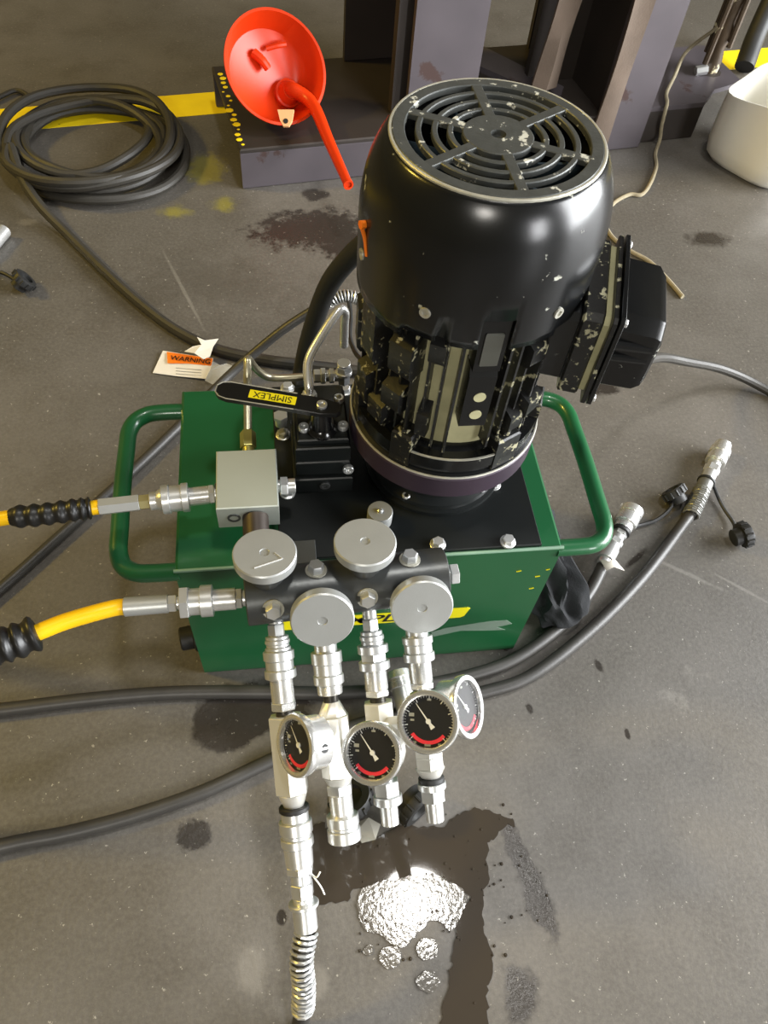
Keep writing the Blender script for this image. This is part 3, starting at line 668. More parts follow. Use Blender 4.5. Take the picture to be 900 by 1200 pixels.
# ---- aluminium cross block with fittings
bx0, bx1, by0, by1, bz0, bz1 = -.176, -.108, .031, .112, .332, .370
bm = B(); abox(bm, bx0, bx1, by0, by1, bz0, bz1, .0012); ablk = obj('aluminium_block', bm, ALUBLK, pack)
bm = B(); lathe(bm, (-.158, by0 + .0005, .351), (0, -1, 0), [(0, .0075), (.0015, .0072), (.0015, .005), (-.002, .0045), (-.002, .0003)], 18, cap1=False); obj('block_plug', bm, DARKST, ablk)
bm = B(); stack(bm, (bx1 - .001, .072, .350), (1, 0, 0), [(.004, .0075, .0075, 20), (.008, .0115, .0115, 6), (.009, .0085, .0085, 20)]); obj('link_nut', bm, ZINC, ablk)
bm = B(); stack(bm, (-.1405, by1 - .001, .351), (0, 1, .12), [(.008, .011, .011, 6), (.009, .007, .007, 20), (.022, .0095, .0095, 6)]); obj('tube_nut', bm, mat('yellow_zinc', (190, 186, 120), .35, .8), ablk)
bm = B(); stack(bm, (bx0 + .001, .07, .350), (-1, 0, 0), [(.004, .009, .009, 20)]); obj('block_port', bm, DARKST, ablk)
bm = B(); cyl(bm, (-.1345, by0 + .002, .350), (-.1345, -.035, .332), .0145, n=28); obj('supply_pipe', bm, BROWNST, ablk)
for px, py, z in ((333, 497, .33),):
    bm = B(); q = atz(px, py, .315); stack(bm, q - V((.004, 0, 0)), (0, 0, 1), [(.012, .0075, .0075, 20), (.006, .0095, .0095, 6)]); obj('small_fitting', bm, ZINC, ablk)
# ---- bent steel tubes behind the valve
tubes = B()
pA = V((-.066, .168, .384)); up1 = aty(361, 425, .195); up2 = aty(374, 398, .215); ap = aty(399, 361, .245); ap2 = aty(404, 366, .247); dn = aty(403, 405, .247)
tube(tubes, [pA, pA + V((0, .004, .02)), up1, up2, ap + (up2 - ap) * .1, ap2, dn + (ap2 - dn) * .7, dn], .0055, 12, 8); pt1 = obj('steel_tube', tubes, STEEL, pack)
bm = B(); stack(bm, pA - V((0, 0, .001)), MZ, [(.012, .0105, .0105, 6), (.006, .008, .008, 18)]); obj('tube_nut', bm, ZINC, pt1)
el = aty(403, 440, .247)
bm = B(); ax = (dn - el).normalized(); stack(bm, el - ax * .012, ax, [(.016, .0085, .0085, 6), (.005, .0105, .0105, 20), (.010, .0095, .0095, 6), (.004, .0085, .0085, 20)]); obj('elbow_fitting', bm, ZINC, pt1)
lf = aty(362, 441, .247); bm = B(); stack(bm, el, (lf - el), [(.013, .0075, .0075, 20), (.006, .010, .010, 6), (.005, .0075, .0075, 20), (.006, .0105, .0105, 6), (.009, .009, .009, 6)]); obj('side_fitting', bm, ZINC, pt1)
bm = B(); t0 = V((-.1405, by1 + .036, .356)); tp = aty(290, 422, .205)
tube(bm, [t0, (t0 + tp) / 2, tp + (t0 - tp) * .08, aty(291, 421, .213), aty(299, 431, .235), aty(312, 441, .245), aty(330, 443, .247), lf], .0048, 12, 8); obj('steel_tube', bm, mat('tarnished_tube', (190, 184, 160), .35, .8), pack)
# black conduit behind the motor
bm = B(); tube(bm, [aty(352, 450, .290), aty(356, 425, .300), aty(366, 385, .305), aty(385, 335, .300), aty(412, 300, .285), aty(440, 275, .255), MP(math.radians(120), .11, .60)], .0125, 16); obj('motor_conduit', bm, RUBBER, pack)

# ---- manifold
MA = V((1, .06, 0)).normalized(); MC = V((-.0375, -.050, .326))
def ax_at(x): return MC + MA * ((x - MC.x) / MA.x)
bm = B(); oct_ = []
for i in range(40):
    a = 2 * PI * i / 40; oct_.append((math.cos(a) * .0305, math.sin(a) * .0305))
me_, mf_ = V((0, 0, 1)), MA.cross(V((0, 0, 1)))
prism(bm, MC, mf_, me_, MA, oct_, -.111, .109, .0012); man = obj('manifold', bm, DARKST, pack)
bm = B(); box(bm, (0, 0, 0), *AX, -.095, -.070, -.03, .004, .335, .339, .0005); obj('bracket_tab', bm, DARKST, man)
def knob(x, face, nrm, name='valve_knob'):
    nrm = V(nrm).normalized(); face = V(face); a0 = ax_at(x)
    bm = B(); lathe(bm, face, nrm, [(-.0135, .029), (-.0125, .0318), (-.012, .0325), (-.0015, .0328), (0, .0315), (0, .0052), (-.0012, .0048), (-.0012, .0003)], 64, cap1=False); k = obj(name, bm, ALU, man)
    bm = B(); st = face - nrm * .0125; ln_ = (st - a0).length; stack(bm, st, (a0 - st), [(ln_ * .22, .0125, .0125, 32), (ln_ * .22, .0185, .0185, 32), (ln_ * .3, .016, .016, 32)]); obj('knob_stem', bm, DARKST, man)
    return k
upn = V((0, .15, 1)); lwn = V((-.02, -.87, .47))
K1 = atz(310, 647, .394); K3 = atz(428, 634, .394); K2 = atz(378, 728, .362); K4 = atz(495, 713, .362)
knob(-.124, K1, upn); knob(-.02, K3, upn); knob(-.069, K2, lwn); knob(.034, K4, lwn)
# scratched number on one knob
n_ = upn.normalized(); p = K1 + n_ * .0003
bm = B()
for a_, b_ in (((298, 668), (331, 656)), ((331, 656), (322, 648))):
    q0, q1 = atz(*a_, .394), atz(*b_, .394); q0 = q0 + n_ * (p - q0).dot(n_); q1 = q1 + n_ * (p - q1).dot(n_); tube(bm, [q0, q1], .0008, 6, smooth=False)
obj('scratched_number', bm, SCRATCH, man)
for (px, py), d in (((370, 660), (0, .25, 1)), ((480, 648), (0, .25, 1)), ((320, 719), (0, -.84, .5)), ((432, 706), (0, -.84, .5))):
    d = V(d).normalized(); q = atz(px, py, .360 if d.y > 0 else .350); a0 = ax_at(q.x); p = a0 + d * .0295
    bm = B(); lathe(bm, p, d, [(0, .0118), (.0012, .0116), (.0012, .0095)], 24); obj('counterbore', bm, RIM, man)
    hexbolt('manifold_plug', p, d, man, .0088, .010, False)
bm = B(); stack(bm, MC + MA * .1085 + V((0, 0, -.002)), MA, [(.007, .0085, .0085, 20), (.009, .0125, .0125, 6)]); obj('end_plug', bm, ZINC, man)

# ================================================================== GAUGE DROPS coupled to the manifold
DD = (-UP + RX * .1).normalized()
def proj(P_):
    d = V(P_) - CAM; z = d.dot(FW); return 450 + FPX * d.dot(RX) / z, 600 - FPX * d.dot(UP) / z
def t_at(A, py):
    lo, hi = 0.0, .6
    for _ in range(50):
        mid = (lo + hi) / 2
        if proj(A + DD * mid)[1] < py: lo = mid
        else: hi = mid
    return lo
def run(name, A, segs, m_, parent, rsc=1.0):
    """segs: (py0, py1, r0, r1, sides)"""
    bm = B()
    for s in segs:
        a, b = t_at(A, s[0]), t_at(A, s[1]); L_ = b - a; bev = min(.0008, L_ * .3); n = s[4]
        lathe(bm, A + DD * a, DD, [(0, s[2] * rsc - bev), (bev, s[2] * rsc), (L_ - bev, s[3] * rsc), (L_, s[3] * rsc - bev)], n, xa=RX, rot=(PI / n if n < 9 else 0))
    return obj(name, bm, m_, parent)
def gauge(parent, px, py, dep, nrm, upv, A, tstem):
    c = atd(px, py, dep); nrm = V(nrm).normalized(); upv = (V(upv) - nrm * V(upv).dot(nrm)).normalized(); rt = upv.cross(nrm).normalized()
    R_ = 35.5 * dep / FPX
    bm = B(); lathe(bm, c, nrm, [(-.030, R_ - .006), (-.029, R_ - .003), (-.006, R_ - .003), (-.006, R_ - .0015)], 56); g = obj('gauge', bm, STEEL, parent)
    bm = B(); lathe(bm, c, nrm, [(-.0065, R_ - .0025), (-.007, R_ + .001), (-.001, R_ + .0018), (.0015, R_ + .0006), (.002, R_ - .002), (.0012, R_ - .0046), (-.003, R_ - .0052)], 56, False, False); obj('bezel', bm, CHROME, g)
    bm = B(); lathe(bm, c, nrm, [(-.0058, R_ - .003), (-.0048, R_ - .003)], 48); obj('dial', bm, DIAL, g)
    dz = -.0044
    def pt(a, r): return c + nrm * dz + (rt * math.sin(a) + upv * math.cos(a)) * r
    bm = B()
    for k in range(41):
        a = math.radians(-135 + 270 * k / 40)
        if abs(math.degrees(a)) > 168: continue
        r0 = R_ - .0068 - (.0022 if k % 5 == 0 else 0); w_ = .00022 if k % 5 else .0004
        e = (rt * math.cos(a) - upv * math.sin(a)) * w_
        add_mesh(bm, [pt(a, r0) - e, pt(a, r0) + e, pt(a, R_ - .0055) + e, pt(a, R_ - .0055) - e], [(0, 1, 2, 3)])
    obj('dial_ticks', bm, WHITEM, g, smooth=False)
    bm = B(); n = 24
    for k in range(n):
        a0, a1 = math.radians(128 + 104 * k / n), math.radians(128 + 104 * (k + 1) / n)
        add_mesh(bm, [pt(a0, R_ - .0118), pt(a1, R_ - .0118), pt(a1, R_ - .0080), pt(a0, R_ - .0080)], [(0, 1, 2, 3)])
    obj('red_zone', bm, REDM, g, smooth=False)
    bm = B()
    for a, r, ww, hh in ((180, .0235, .0032, .0013), (150, .0255, .002, .001), (213, .0255, .002, .001), (-72, .019, .0028, .0018), (-88, .017, .002, .0010), (0, .022, .0022, .0011)):
        q = pt(math.radians(a), r); add_mesh(bm, [q - rt * ww - upv * hh, q + rt * ww - upv * hh, q + rt * ww + upv * hh, q - rt * ww + upv * hh], [(0, 1, 2, 3)])
    obj('dial_print', bm, mat('dial_print_grey', (150, 150, 140), .5), g, smooth=False)
    dz = -.0036; a = math.radians(-38); pr = a + PI / 2
    tipn, tail = pt(a, .0225), pt(a + PI, .0085); e = pt(pr, .001) - pt(pr, 0)
    bm = B(); add_mesh(bm, [tipn - e * .25, tipn + e * .25, pt(0, 0) + e * .9, tail + e * 2.6, tail - e * 2.6, pt(0, 0) - e * .9], [(0, 1, 2, 5), (5, 2, 3, 4)]); obj('needle', bm, WHITEM, g, smooth=False)
    bm = B(); lathe(bm, c, nrm, [(-.0046, .0028), (-.0028, .0026)], 16); obj('needle_hub', bm, WHITEM, g)
    bm = B(); lathe(bm, c, nrm, [(-.0018, R_ - .0042), (-.0008, R_ - .0042)], 48); obj('gauge_glass', bm, GLASS, g)
    vp = c - nrm * .017 + (rt * .94 - upv * .0) * (R_ - .0032); vd = rt
    bm = B(); lathe(bm, vp, vd, [(0, .0048), (.0018, .0048), (.0018, .0036)], 16); obj('vent_plug', bm, RUBBER, g)
    s0 = A + DD * t_at(A, tstem); s1 = c - nrm * .016
    bm = B(); stack(bm, s0, s1 - s0, [((s1 - s0).length * .6, .0095, .0095, 6), ((s1 - s0).length * .4, .008, .008, 20)]); obj('gauge_stem', bm, ZINC, g)
    return g
NECK = mat('dark_neck_steel', (70, 68, 64), .35, .7)
NICKEL = mat('satin_adapter_steel', (224, 222, 214), .32, .5, .06)
def drop(x, upper, neck, adapter, lower, lnames, label):
    A = ax_at(x); e = thing('gauge_drop', label, 'gauge assembly', A + DD * .03, 'gauge drops on the manifold')
    for nm, sg, mt_ in upper: run(nm, A, sg, mt_, e)
    run('neck', A, neck, NECK, e); run('adapter', A, adapter, NICKEL, e)
    for nm, sg, mt_ in lower: run(nm, A, sg, mt_, e)
    return A, e
A1, D1 = drop(-.1195,
    [('hex_nut', [(722, 731, .008, .008, 20), (731, 745, .0095, .0095, 6)], ZINC), ('coupler_thread', [(745, 749, .0125, .0125, 28), (749, 754, .0135, .0135, 28), (754, 758, .0125, .0125, 28), (758, 762, .014, .014, 28)], ZINC),
     ('coupler_collar', [(762, 773, .0168, .0168, 32), (773, 784, .0152, .0152, 32), (784, 794, .0172, .0172, 32)], ZINC), ('coupler_sleeve', [(794, 822, .0125, .0125, 32), (822, 831, .0142, .0142, 6)], STEEL)],
    [(831, 840, .0095, .0095, 24)], [(838, 928, .0188, .0188, 6), (928, 946, .016, .0105, 24)],
    [('seal_ring', [(944, 950, .0165, .0165, 28)], RUBBER), ('lower_coupler', [(950, 961, .0148, .0150, 32), (961, 975, .0180, .0180, 32), (975, 980, .0165, .0165, 32), (980, 990, .0178, .0178, 32)], ZINC),
     ('coupler_sleeve', [(990, 1013, .0158, .0150, 32), (1013, 1022, .0152, .0152, 6)], STEEL), ('hose_nut', [(1022, 1034, .0112, .0112, 28), (1034, 1050, .0128, .0128, 6), (1050, 1060, .011, .011, 28)], ZINC)],
    None, 'gauge drop with sideways-turned gauge and a black hose coupled below')
A2, D2 = drop(-.0685,
    [('coupler_thread', [(735, 765, .0125, .0125, 28)], ZINC), ('coupler_collar', [(763, 777, .0170, .0170, 32), (777, 790, .0155, .0155, 32), (790, 801, .0166, .0166, 32)], ZINC), ('coupler_sleeve', [(801, 813, .0138, .0138, 32)], STEEL)],
    [(813, 824, .008, .008, 24)], [(822, 838, .010, .0165, 8), (838, 908, .0182, .0182, 8), (908, 918, .0165, .013, 24)],
    [('hex_nut', [(918, 929, .0148, .0148, 6)], ZINC), ('lower_sleeve', [(929, 956, .0128, .0128, 32)], STEEL), ('lower_coupler', [(954, 966, .0176, .0176, 32), (966, 970, .0168, .0168, 32), (970, 984, .0182, .0182, 32)], ZINC)],
    None, 'gauge drop ending in an open ringed female coupler')
A3, D3 = drop(-.0170,
    [('hex_nut', [(710, 725, .008, .008, 20), (725, 739, .0095, .0095, 6)], ZINC), ('coupler_thread', [(739, 744, .0122, .0122, 28), (744, 750, .0135, .0135, 28), (750, 755, .0125, .0125, 28)], ZINC),
     ('coupler_collar', [(755, 765, .0170, .0170, 32), (765, 774, .0152, .0152, 6), (774, 784, .0172, .0172, 32)], ZINC), ('coupler_sleeve', [(784, 808, .0125, .0128, 32), (808, 815, .0140, .0140, 6)], STEEL)],
    [(815, 824, .009, .009, 24)], [(822, 880, .0175, .0175, 6), (880, 905, .016, .0085, 24)],
    [('hex_nut', [(905, 916, .008, .008, 24), (914, 931, .0150, .0150, 6), (931, 941, .0160, .0160, 32)], ZINC), ('male_tip', [(941, 966, .0102, .0098, 32)], STEEL)],
    None, 'male-tipped gauge drop under a hex plug, with its front-facing gauge raised highest')
A4, D4 = drop(.0335,
    [('coupler_thread', [(720, 746, .0125, .0125, 28)], ZINC), ('coupler_collar', [(745, 754, .0172, .0172, 32), (754, 764, .0158, .0158, 32), (764, 774, .0175, .0175, 32)], ZINC), ('coupler_sleeve', [(774, 799, .0128, .0128, 32), (799, 806, .0142, .0142, 6)], STEEL)],
    [(806, 814, .009, .009, 24)], [(812, 885, .0168, .0168, 6), (885, 899, .0168, .0168, 6), (899, 912, .0165, .0105, 24)],
    [('seal_ring', [(910, 916, .0145, .0145, 28)], RUBBER), ('hex_nut', [(916, 924, .0158, .0158, 32), (924, 938, .0145, .0145, 6)], ZINC), ('male_tip', [(938, 962, .0105, .0100, 32)], STEEL)],
    None, 'male-tipped gauge drop whose clear-rimmed gauge is turned edge-on to the others')
toc = -FW
def nv(deg, rx, up_): return toc * math.cos(math.radians(deg)) + (RX * rx + UP * up_).normalized() * math.sin(math.radians(deg))
gauge(D1, 346, 874, depth(A1) - .046, nv(49, -1, .05), UP + RX * -.05, A1, 880)
gauge(D2, 435, 883, depth(A2) - .051, nv(20, -.9, .35), UP, A2, 880)
gauge(D3, 501, 846, depth(A3) - .063, nv(18, -.8, .5), UP, A3, 850)
gauge(D4, 549, 828, depth(A4) + .006, nv(58, 1, .22), UP - RX * .12, A4, 845)
# hose coupled under the first drop, with spring guard
E1 = A1 + DD * t_at(A1, 1060)
h1 = thing('black_hose', 'black hose with metal spring guard hanging from the sideways gauge drop', 'hose', E1)
ppx = [E1 - DD * .004, A1 + DD * t_at(A1, 1092), atd(353.5, 1125, depth(E1) - .002), atd(356, 1155, depth(E1) + .008), atd(355, 1184, depth(E1) + .022)]
bm = B(); tail_ = catmull(ppx[1:] + [atd(349, 1212, depth(E1) + .045), atz(342, 1245, .038), atz(335, 1290, .017), atz(326, 1340, .0108), atz(312, 1395, .0098), atz(290, 1470, .0098), atz(240, 1600, .0098)])
for q in tail_: q.z = max(q.z, .0098)
tube(bm, tail_, .0098, 14, smooth=False); obj('hose_line', bm, HOSE, h1)
bm = B(); stack(bm, E1 - DD * .003, DD, [(.004, .0165, .0165, 28), (.026, .0128, .0128, 28)]); obj('hose_ferrule', bm, ZINC, h1)
def spring(bm, pts, r, wire, pitch, n=10):
    path = catmull(pts, 24); tot = sum((path[i + 1] - path[i]).length for i in range(len(path) - 1)); out = []
    s = 0; x, y, t0 = frame_of(path[1] - path[0])
    cum = [0]
    for i in range(len(path) - 1): cum.append(cum[-1] + (path[i + 1] - path[i]).length)
    steps = int(tot / pitch * n); k = 0
    for q in range(steps + 1):
        d = tot * q / steps
        while k < len(path) - 2 and cum[k + 1] < d: k += 1
        f = (d - cum[k]) / max(1e-9, cum[k + 1] - cum[k]); p = path[k].lerp(path[k + 1], f)
        t = (path[k + 1] - path[k]).normalized(); rq = t0.rotation_difference(t); x = rq @ x; y = rq @ y; t0 = t
        a = 2 * PI * q / n; out.append(p + (x * math.cos(a) + y * math.sin(a)) * r)
    tube(bm, out, wire, 6, smooth=False)
bm = B(); spring(bm, ppx[1:], .0118, .0019, .0062); obj('spring_guard', bm, ZINC, h1)
bm = B(); q = A1 + DD * t_at(A1, 1022); tube(bm, [q + RX * .012 - FW * .004, q + RX * .022 - FW * .006 - UP * .012, q + RX * .026 - UP * .024], .0009, 6); tube(bm, [q + RX * .012 - FW * .004, q + RX * .018 - FW * .008 - UP * .002, q + RX * .022 - FW * .008 + UP * .004], .0009, 6); obj('cable_tie', bm, WHITEM, h1)

# ================================================================== YELLOW HOSES on the left
def grip(bm, pts, r, ribs):
    tube(bm, pts, lambda t: r * (1 + .11 * math.sin(t * ribs * 2 * PI)) * (1 - .25 * max(0, (abs(t - .5) - .47) / .03)), 20, 14)
yh1 = thing('yellow_hose', 'yellow hose with black ribbed grip coupled to the aluminium block', 'hose', atz(60, 600, .34), 'yellow hydraulic hoses')
zq = .350; cy = lambda px, py: atz(px, py, zq)
bp_ = V((bx0, .066, .350)); lq = atz(118, 594, .350); dl = (lq - bp_).normalized()
def horiz(parent, o, dr, segs, scale, rs=1.0):
    o = V(o); h = 0
    for nm, sg, mt_ in segs:
        bm = B(); st = o + dr * (h / scale); stack(bm, st, dr, [(l / scale, r0, r1, n) for l, r0, r1, n in sg]); h += sum(s[0] for s in sg); obj(nm, bm, mt_, parent)
    return o + dr * (h / scale)
SC = 1060.0
e1 = horiz(yh1, bp_, dl, [('block_nut', [(4, .0085, .0085, 20), (6, .0115, .0115, 6)], ZINC), ('coupler_sleeve', [(24, .0105, .0105, 32)], STEEL), ('coupler_collar', [(8, .0165, .0165, 32), (14, .0148, .0148, 32), (9, .0165, .0165, 32)], ZINC),
    ('coupler_tail', [(6, .013, .011, 32), (8, .0105, .0105, 32)], ZINC), ('hose_nut', [(12, .0088, .0088, 6)], mat('brassy_nut', (190, 180, 130), .35, .8)), ('hose_ferrule', [(46, .0096, .0098, 6)], ALU)], SC)
gpts = [e1 + dl * .008, atz(85, 598, .352), atz(50, 603, .350), atz(12, 606, .346)]
bm = B(); tube(bm, [e1 - dl * .002, e1 + dl * .02, atz(85, 598, .352), atz(50, 603, .350), atz(0, 608, .345), atz(-60, 622, .325), atz(-160, 655, .25), atz(-290, 685, .10), atz(-380, 705, .02), atz(-430, 712, .0095), atz(-520, 716, .0085), atz(-650, 720, .0085)], .0082, 16); obj('hose_line', bm, YHOSE, yh1)
bm = B(); grip(bm, gpts, .0118, 7); obj('hose_grip', bm, GRIPM, yh1)
yh2 = thing('yellow_hose', 'yellow hose with black ribbed grip coupled to the manifold end', 'hose', atz(60, 740, .32), 'yellow hydraulic hoses')
m0 = MC - MA * .111; l2 = atz(150, 711, .326); dl2 = (l2 - m0).normalized()
SC = 1075.0
e2 = horiz(yh2, m0, dl2, [('end_nut', [(4, .0090, .0090, 20), (7, .0118, .0118, 6)], ZINC), ('coupler_sleeve', [(26, .0118, .0118, 32)], STEEL), ('coupler_collar', [(14, .0172, .0172, 32), (13, .0145, .0145, 32)], ZINC),
    ('collar_nut', [(10, .0182, .0182, 6)], ZINC), ('hose_nut', [(4, .007, .007, 20), (9, .0098, .0098, 6)], ZINC), ('hose_ferrule', [(49, .0098, .0102, 28)], ALU)], SC)
bm = B(); hp = [e2 - dl2 * .002, e2 + dl2 * .008, atz(112, 718, .328), atz(75, 729, .328), atz(42, 742, .328), atz(0, 758, .328), atz(-50, 782, .31), atz(-140, 840, .24), atz(-260, 930, .10), atz(-340, 985, .022), atz(-390, 1012, .0100), atz(-460, 1036, .0090), atz(-560, 1065, .0090)]; tube(bm, hp, .0088, 16); obj('hose_line', bm, YHOSE, yh2)
bm = B(); grip(bm, [atz(44, 741, .328), atz(20, 751, .328), atz(0, 758, .328), atz(-40, 777, .322)], .0175, 4); obj('hose_grip', bm, GRIPM, yh2)

# ================================================================== FLOOR HOSES AND CABLES
def hose(name, label, pts, r, m_=HOSE, cat='hose', group=None, root=None):
    p = [atz(*q[:2], q[2] if len(q) > 2 else r) for q in pts]
    th = thing(name, label, cat, p[len(p) // 2] * V((1, 1, 0)) if False else V((p[len(p) // 2].x, p[len(p) // 2].y, 0)), group)
    bm = B(); tube(bm, p, r, 12, 8); obj('hose_line', bm, m_, th); return th, p
def dust_cap(parent, c, axis, r=.018):
    r *= 1.2; c = V(c); c.z = max(c.z, r + .0015); axis = V(axis).normalized(); bm = B()
    lathe(bm, c, axis, [(-.018, r * .62), (-.017, r * .68), (-.004, r * .68), (-.004, r * .98), (.006, r), (.010, r * .94), (.010, r * .6), (.004, r * .55)], 24)
    for k in range(12):
        x, y, d = frame_of(axis); a = 2 * PI * k / 12; q = c + (x * math.cos(a) + y * math.sin(a)) * r
        cyl(bm, q - axis * .003, q + axis * .008, .0022, n=6)
    lo_ = min(v.co.z for v in bm.verts); bmesh.ops.translate(bm, verts=bm.verts, vec=(0, 0, .0002 - lo_))          # rests on the floor
    return obj('dust_cap', bm, RUBBER, parent)
def strap_line(parent, pts, r=.003):
    bm = B(); tube(bm, pts, r, 8); obj('cap_strap', bm, RUBBER, parent)
hA, pA_ = hose('black_hose', 'long black hose on the floor ending in a capped silver coupler', [(-700, 1300), (-400, 1130), (-150, 1035), (0, 992), (80, 976), (160, 955), (240, 927), (320, 890), (400, 856), (480, 833), (560, 813), (622, 792), (690, 740), (745, 685), (785, 635), (812, 598, .014)], .0098)
c0, c1 = atz(812, 598, .016), atz(847, 522, .022); dA = (c1 - c0).normalized(); LA = (c1 - c0).length
bm = B(); spring(bm, [c0 - dA * .012, c0 + dA * .02, c0 + dA * .052], .0132, .0020, .0046); obj('spring_guard', bm, mat('grey_spring_steel', (120, 120, 116), .4, .5), hA)
bm = B(); stack(bm, c0 + dA * .03, dA, [(.045, .0135, .0135, 28)]); obj('hose_ferrule', bm, mat('grey_spring_steel', (120, 120, 116)), hA)
o_ = c0 + dA * .075; sc_ = (LA - .075) / .080
bm = B(); stack(bm, o_, dA, [(.018 * sc_, .0125, .0125, 28), (.012 * sc_, .0142, .0142, 6), (.010 * sc_, .012, .012, 28)]); obj('coupler_tail', bm, ZINC, hA)
bm = B(); stack(bm, o_ + dA * .040 * sc_, dA, [(.012 * sc_, .0180, .0180, 32), (.006 * sc_, .0165, .0165, 32), (.012 * sc_, .0185, .0185, 32), (.012 * sc_, .0155, .0150, 32)]); obj('coupler_collar', bm, STEEL, hA)
bm = B(); stack(bm, c0 + dA * .070, dA, [(.005, .0155, .0155, 24)]); obj('strap_ring', bm, RUBBER, hA)
cc_ = atz(869, 629, .018); strap_line(hA, [c0 + dA * .072 + V((.012, 0, .004)), atz(835, 566, .012), atz(846, 592, .006), atz(860, 614, .008), cc_ - V((.008, -.012, .004))]); dust_cap(hA, cc_, RX * .9 + UP * .3, .018)
hB, pB_ = hose('black_hose', 'black hose running under the tank front to coupler beside dark rag', [(-700, 980), (-400, 900), (-150, 848), (0, 832), (100, 820), (200, 812), (300, 811), (400, 812), (480, 805), (545, 793), (606, 771), (664, 728), (691, 694), (708, 660, .016)], .0098)
c0, c1 = atz(706, 662, .018), atz(742, 597, .026); dB = (c1 - c0).normalized(); LB = (c1 - c0).length; k_ = LB / .105
bm = B(); stack(bm, c0, dB, [(.010 * k_, .0105, .0105, 28), (.020 * k_, .0138, .0132, 28), (.008 * k_, .0112, .0112, 28), (.008 * k_, .013, .013, 6), (.008 * k_, .0105, .0105, 28), (.012 * k_, .0125, .0125, 6)]); obj('coupler_tail', bm, ZINC, hB)
bm = B(); stack(bm, c0 + dB * .066 * k_, dB, [(.010 * k_, .0150, .0150, 28), (.014 * k_, .0185, .0185, 32), (.004 * k_, .0175, .0175, 32), (.011 * k_, .0188, .0188, 32)]); obj('coupler_collar', bm, STEEL, hB)
bm = B(); stack(bm, c0 + dB * .060 * k_, dB, [(.006, .0155, .0155, 24)]); obj('strap_ring', bm, RUBBER, hB)
cc_ = atz(790, 580, .018); strap_line(hB, [c0 + dB * .062 * k_ + V((.014, 0, .002)), atz(745, 617, .010), atz(768, 610, .008), atz(785, 596, .012), cc_], .0035); dust_cap(hB, cc_, RX * -.5 + UP * .8, .017)
bm = B(); q = atz(716, 660, .03); add_mesh(bm, [q + RX * a + UP * b - FW * c for a, b, c in ((-.018, .006, 0), (-.004, .004, .006), (.004, .008, .004), (.022, -.012, 0), (.004, -.006, .004), (-.008, -.012, .002))], [(0, 1, 5), (1, 2, 4, 5), (2, 3, 4)])
o = obj('torn_sleeve', bm, WHITEP, hB); sm = o.modifiers.new('t', 'SOLIDIFY'); sm.thickness = .0012
hC, pC_ = hose('black_hose', 'thin black hose with braided end passing behind the green tank', [(-700, 860), (-400, 840), (-200, 812), (-85, 757), (0, 690), (70, 628), (140, 566), (205, 504), (262, 446, .02), (300, 412, .05), (335, 384, .09), (368, 363, .12), (385, 354, .14)], .0086)
bm = B(); br = [atz(382, 356, .138), atz(392, 350, .15), atz(406, 347, .155), atz(420, 351, .15), atz(432, 362, .14), atz(440, 380, .12)]; tube(bm, br, .0098, 12); obj('braided_core', bm, RUBBER, hC)
bm = B(); spring(bm, br, .0108, .0017, .0052); obj('braided_sleeve', bm, ZINC, hC)
bm = B(); tube(bm, [atz(409, 352, .15), atz(411, 372, .16), atz(410, 395, .18), atz(416, 412, .20), atz(424, 422, .22)], .004, 8); obj('thin_lead', bm, RUBBER, hC)
# power cable from the terminal box
tg = TO + TN * .168 + TT * -.045 + V((0, 0, .53))
bm = B(); pc0 = TO + TN * .17 + TT * .01 + V((0, 0, .517)); tube(bm, [pc0, pc0 + V((.02, .03, -.05)), atz(770, 419, .20), atz(805, 424, .12), atz(850, 434, .05), atz(900, 458, .012), atz(980, 510, .0085), atz(1150, 600, .0085), atz(1400, 700, .0085)], .0085, 10)
o = obj('motor_cable', bm, CABLE); tag(o, 'black power cable leaving the motor terminal box across the floor', 'cable')

# ================================================================== SMALL THINGS ON THE FLOOR
# coupler and cap at the left edge
hz = thing('silver_coupler', 'silver hose coupler tip with black strapped dust cap near the coiled cable', 'coupler', atz(0, 275, 0))
c0, c1 = atz(-25, 305, .016), atz(5, 270, .016); bm = B(); tube(bm, [atz(-420, 540, .0108), atz(-200, 430, .0108), atz(-70, 345, .0112), c0], .0105, 12); obj('hose_tail', bm, HOSE, hz); dz_ = (c1 - c0).normalized()
bm = B(); stack(bm, c0, dz_, [(.03, .0125, .0125, 24), (.012, .0155, .0155, 6), ((c1 - c0).length - .042, .0145, .0145, 28)]); obj('coupler_body', bm, STEEL, hz)
strap_line(hz, [c0 + dz_ * .01, atz(-12, 314, .010), atz(6, 321, .008), atz(18, 328, .012)], .004); dust_cap(hz, atz(28, 331, .019), RX * .7 + UP * .6 - FW * .2, .019)
# warning tag, torn film and paper scrap
def quad_sheet(name, px, z, m_, parent=None, th=.0008, curl=.0):
    bm = B(); vs_ = [atz(x, y, z if not isinstance(z, (list, tuple)) else z[i]) for i, (x, y) in enumerate(px)]
    add_mesh(bm, vs_, [tuple(range(len(px)))]); o = obj(name, bm, m_, parent, smooth=False); sm = o.modifiers.new('t', 'SOLIDIFY'); sm.thickness = th; sm.offset = 0; return o
tagth = thing('warning_tag', 'white paper tag with orange WARNING band lying behind the tank', 'tag', atz(212, 430, 0))
quad_sheet('tag_sheet', [(191, 411), (222, 416), (250, 420), (247, 432), (241, 444), (208, 441), (179, 437), (185, 424)], [.006, .004, .003, .004, .006, .003, .002, .003], WHITEP, tagth)
quad_sheet('orange_band', [(195.5, 412.3), (222, 416.3), (249.5, 420.3), (247.8, 428.5), (221, 426), (196.5, 425.5)], [.0078, .0058, .005, .005, .0052, .0062], ORANGE, tagth, .0004)
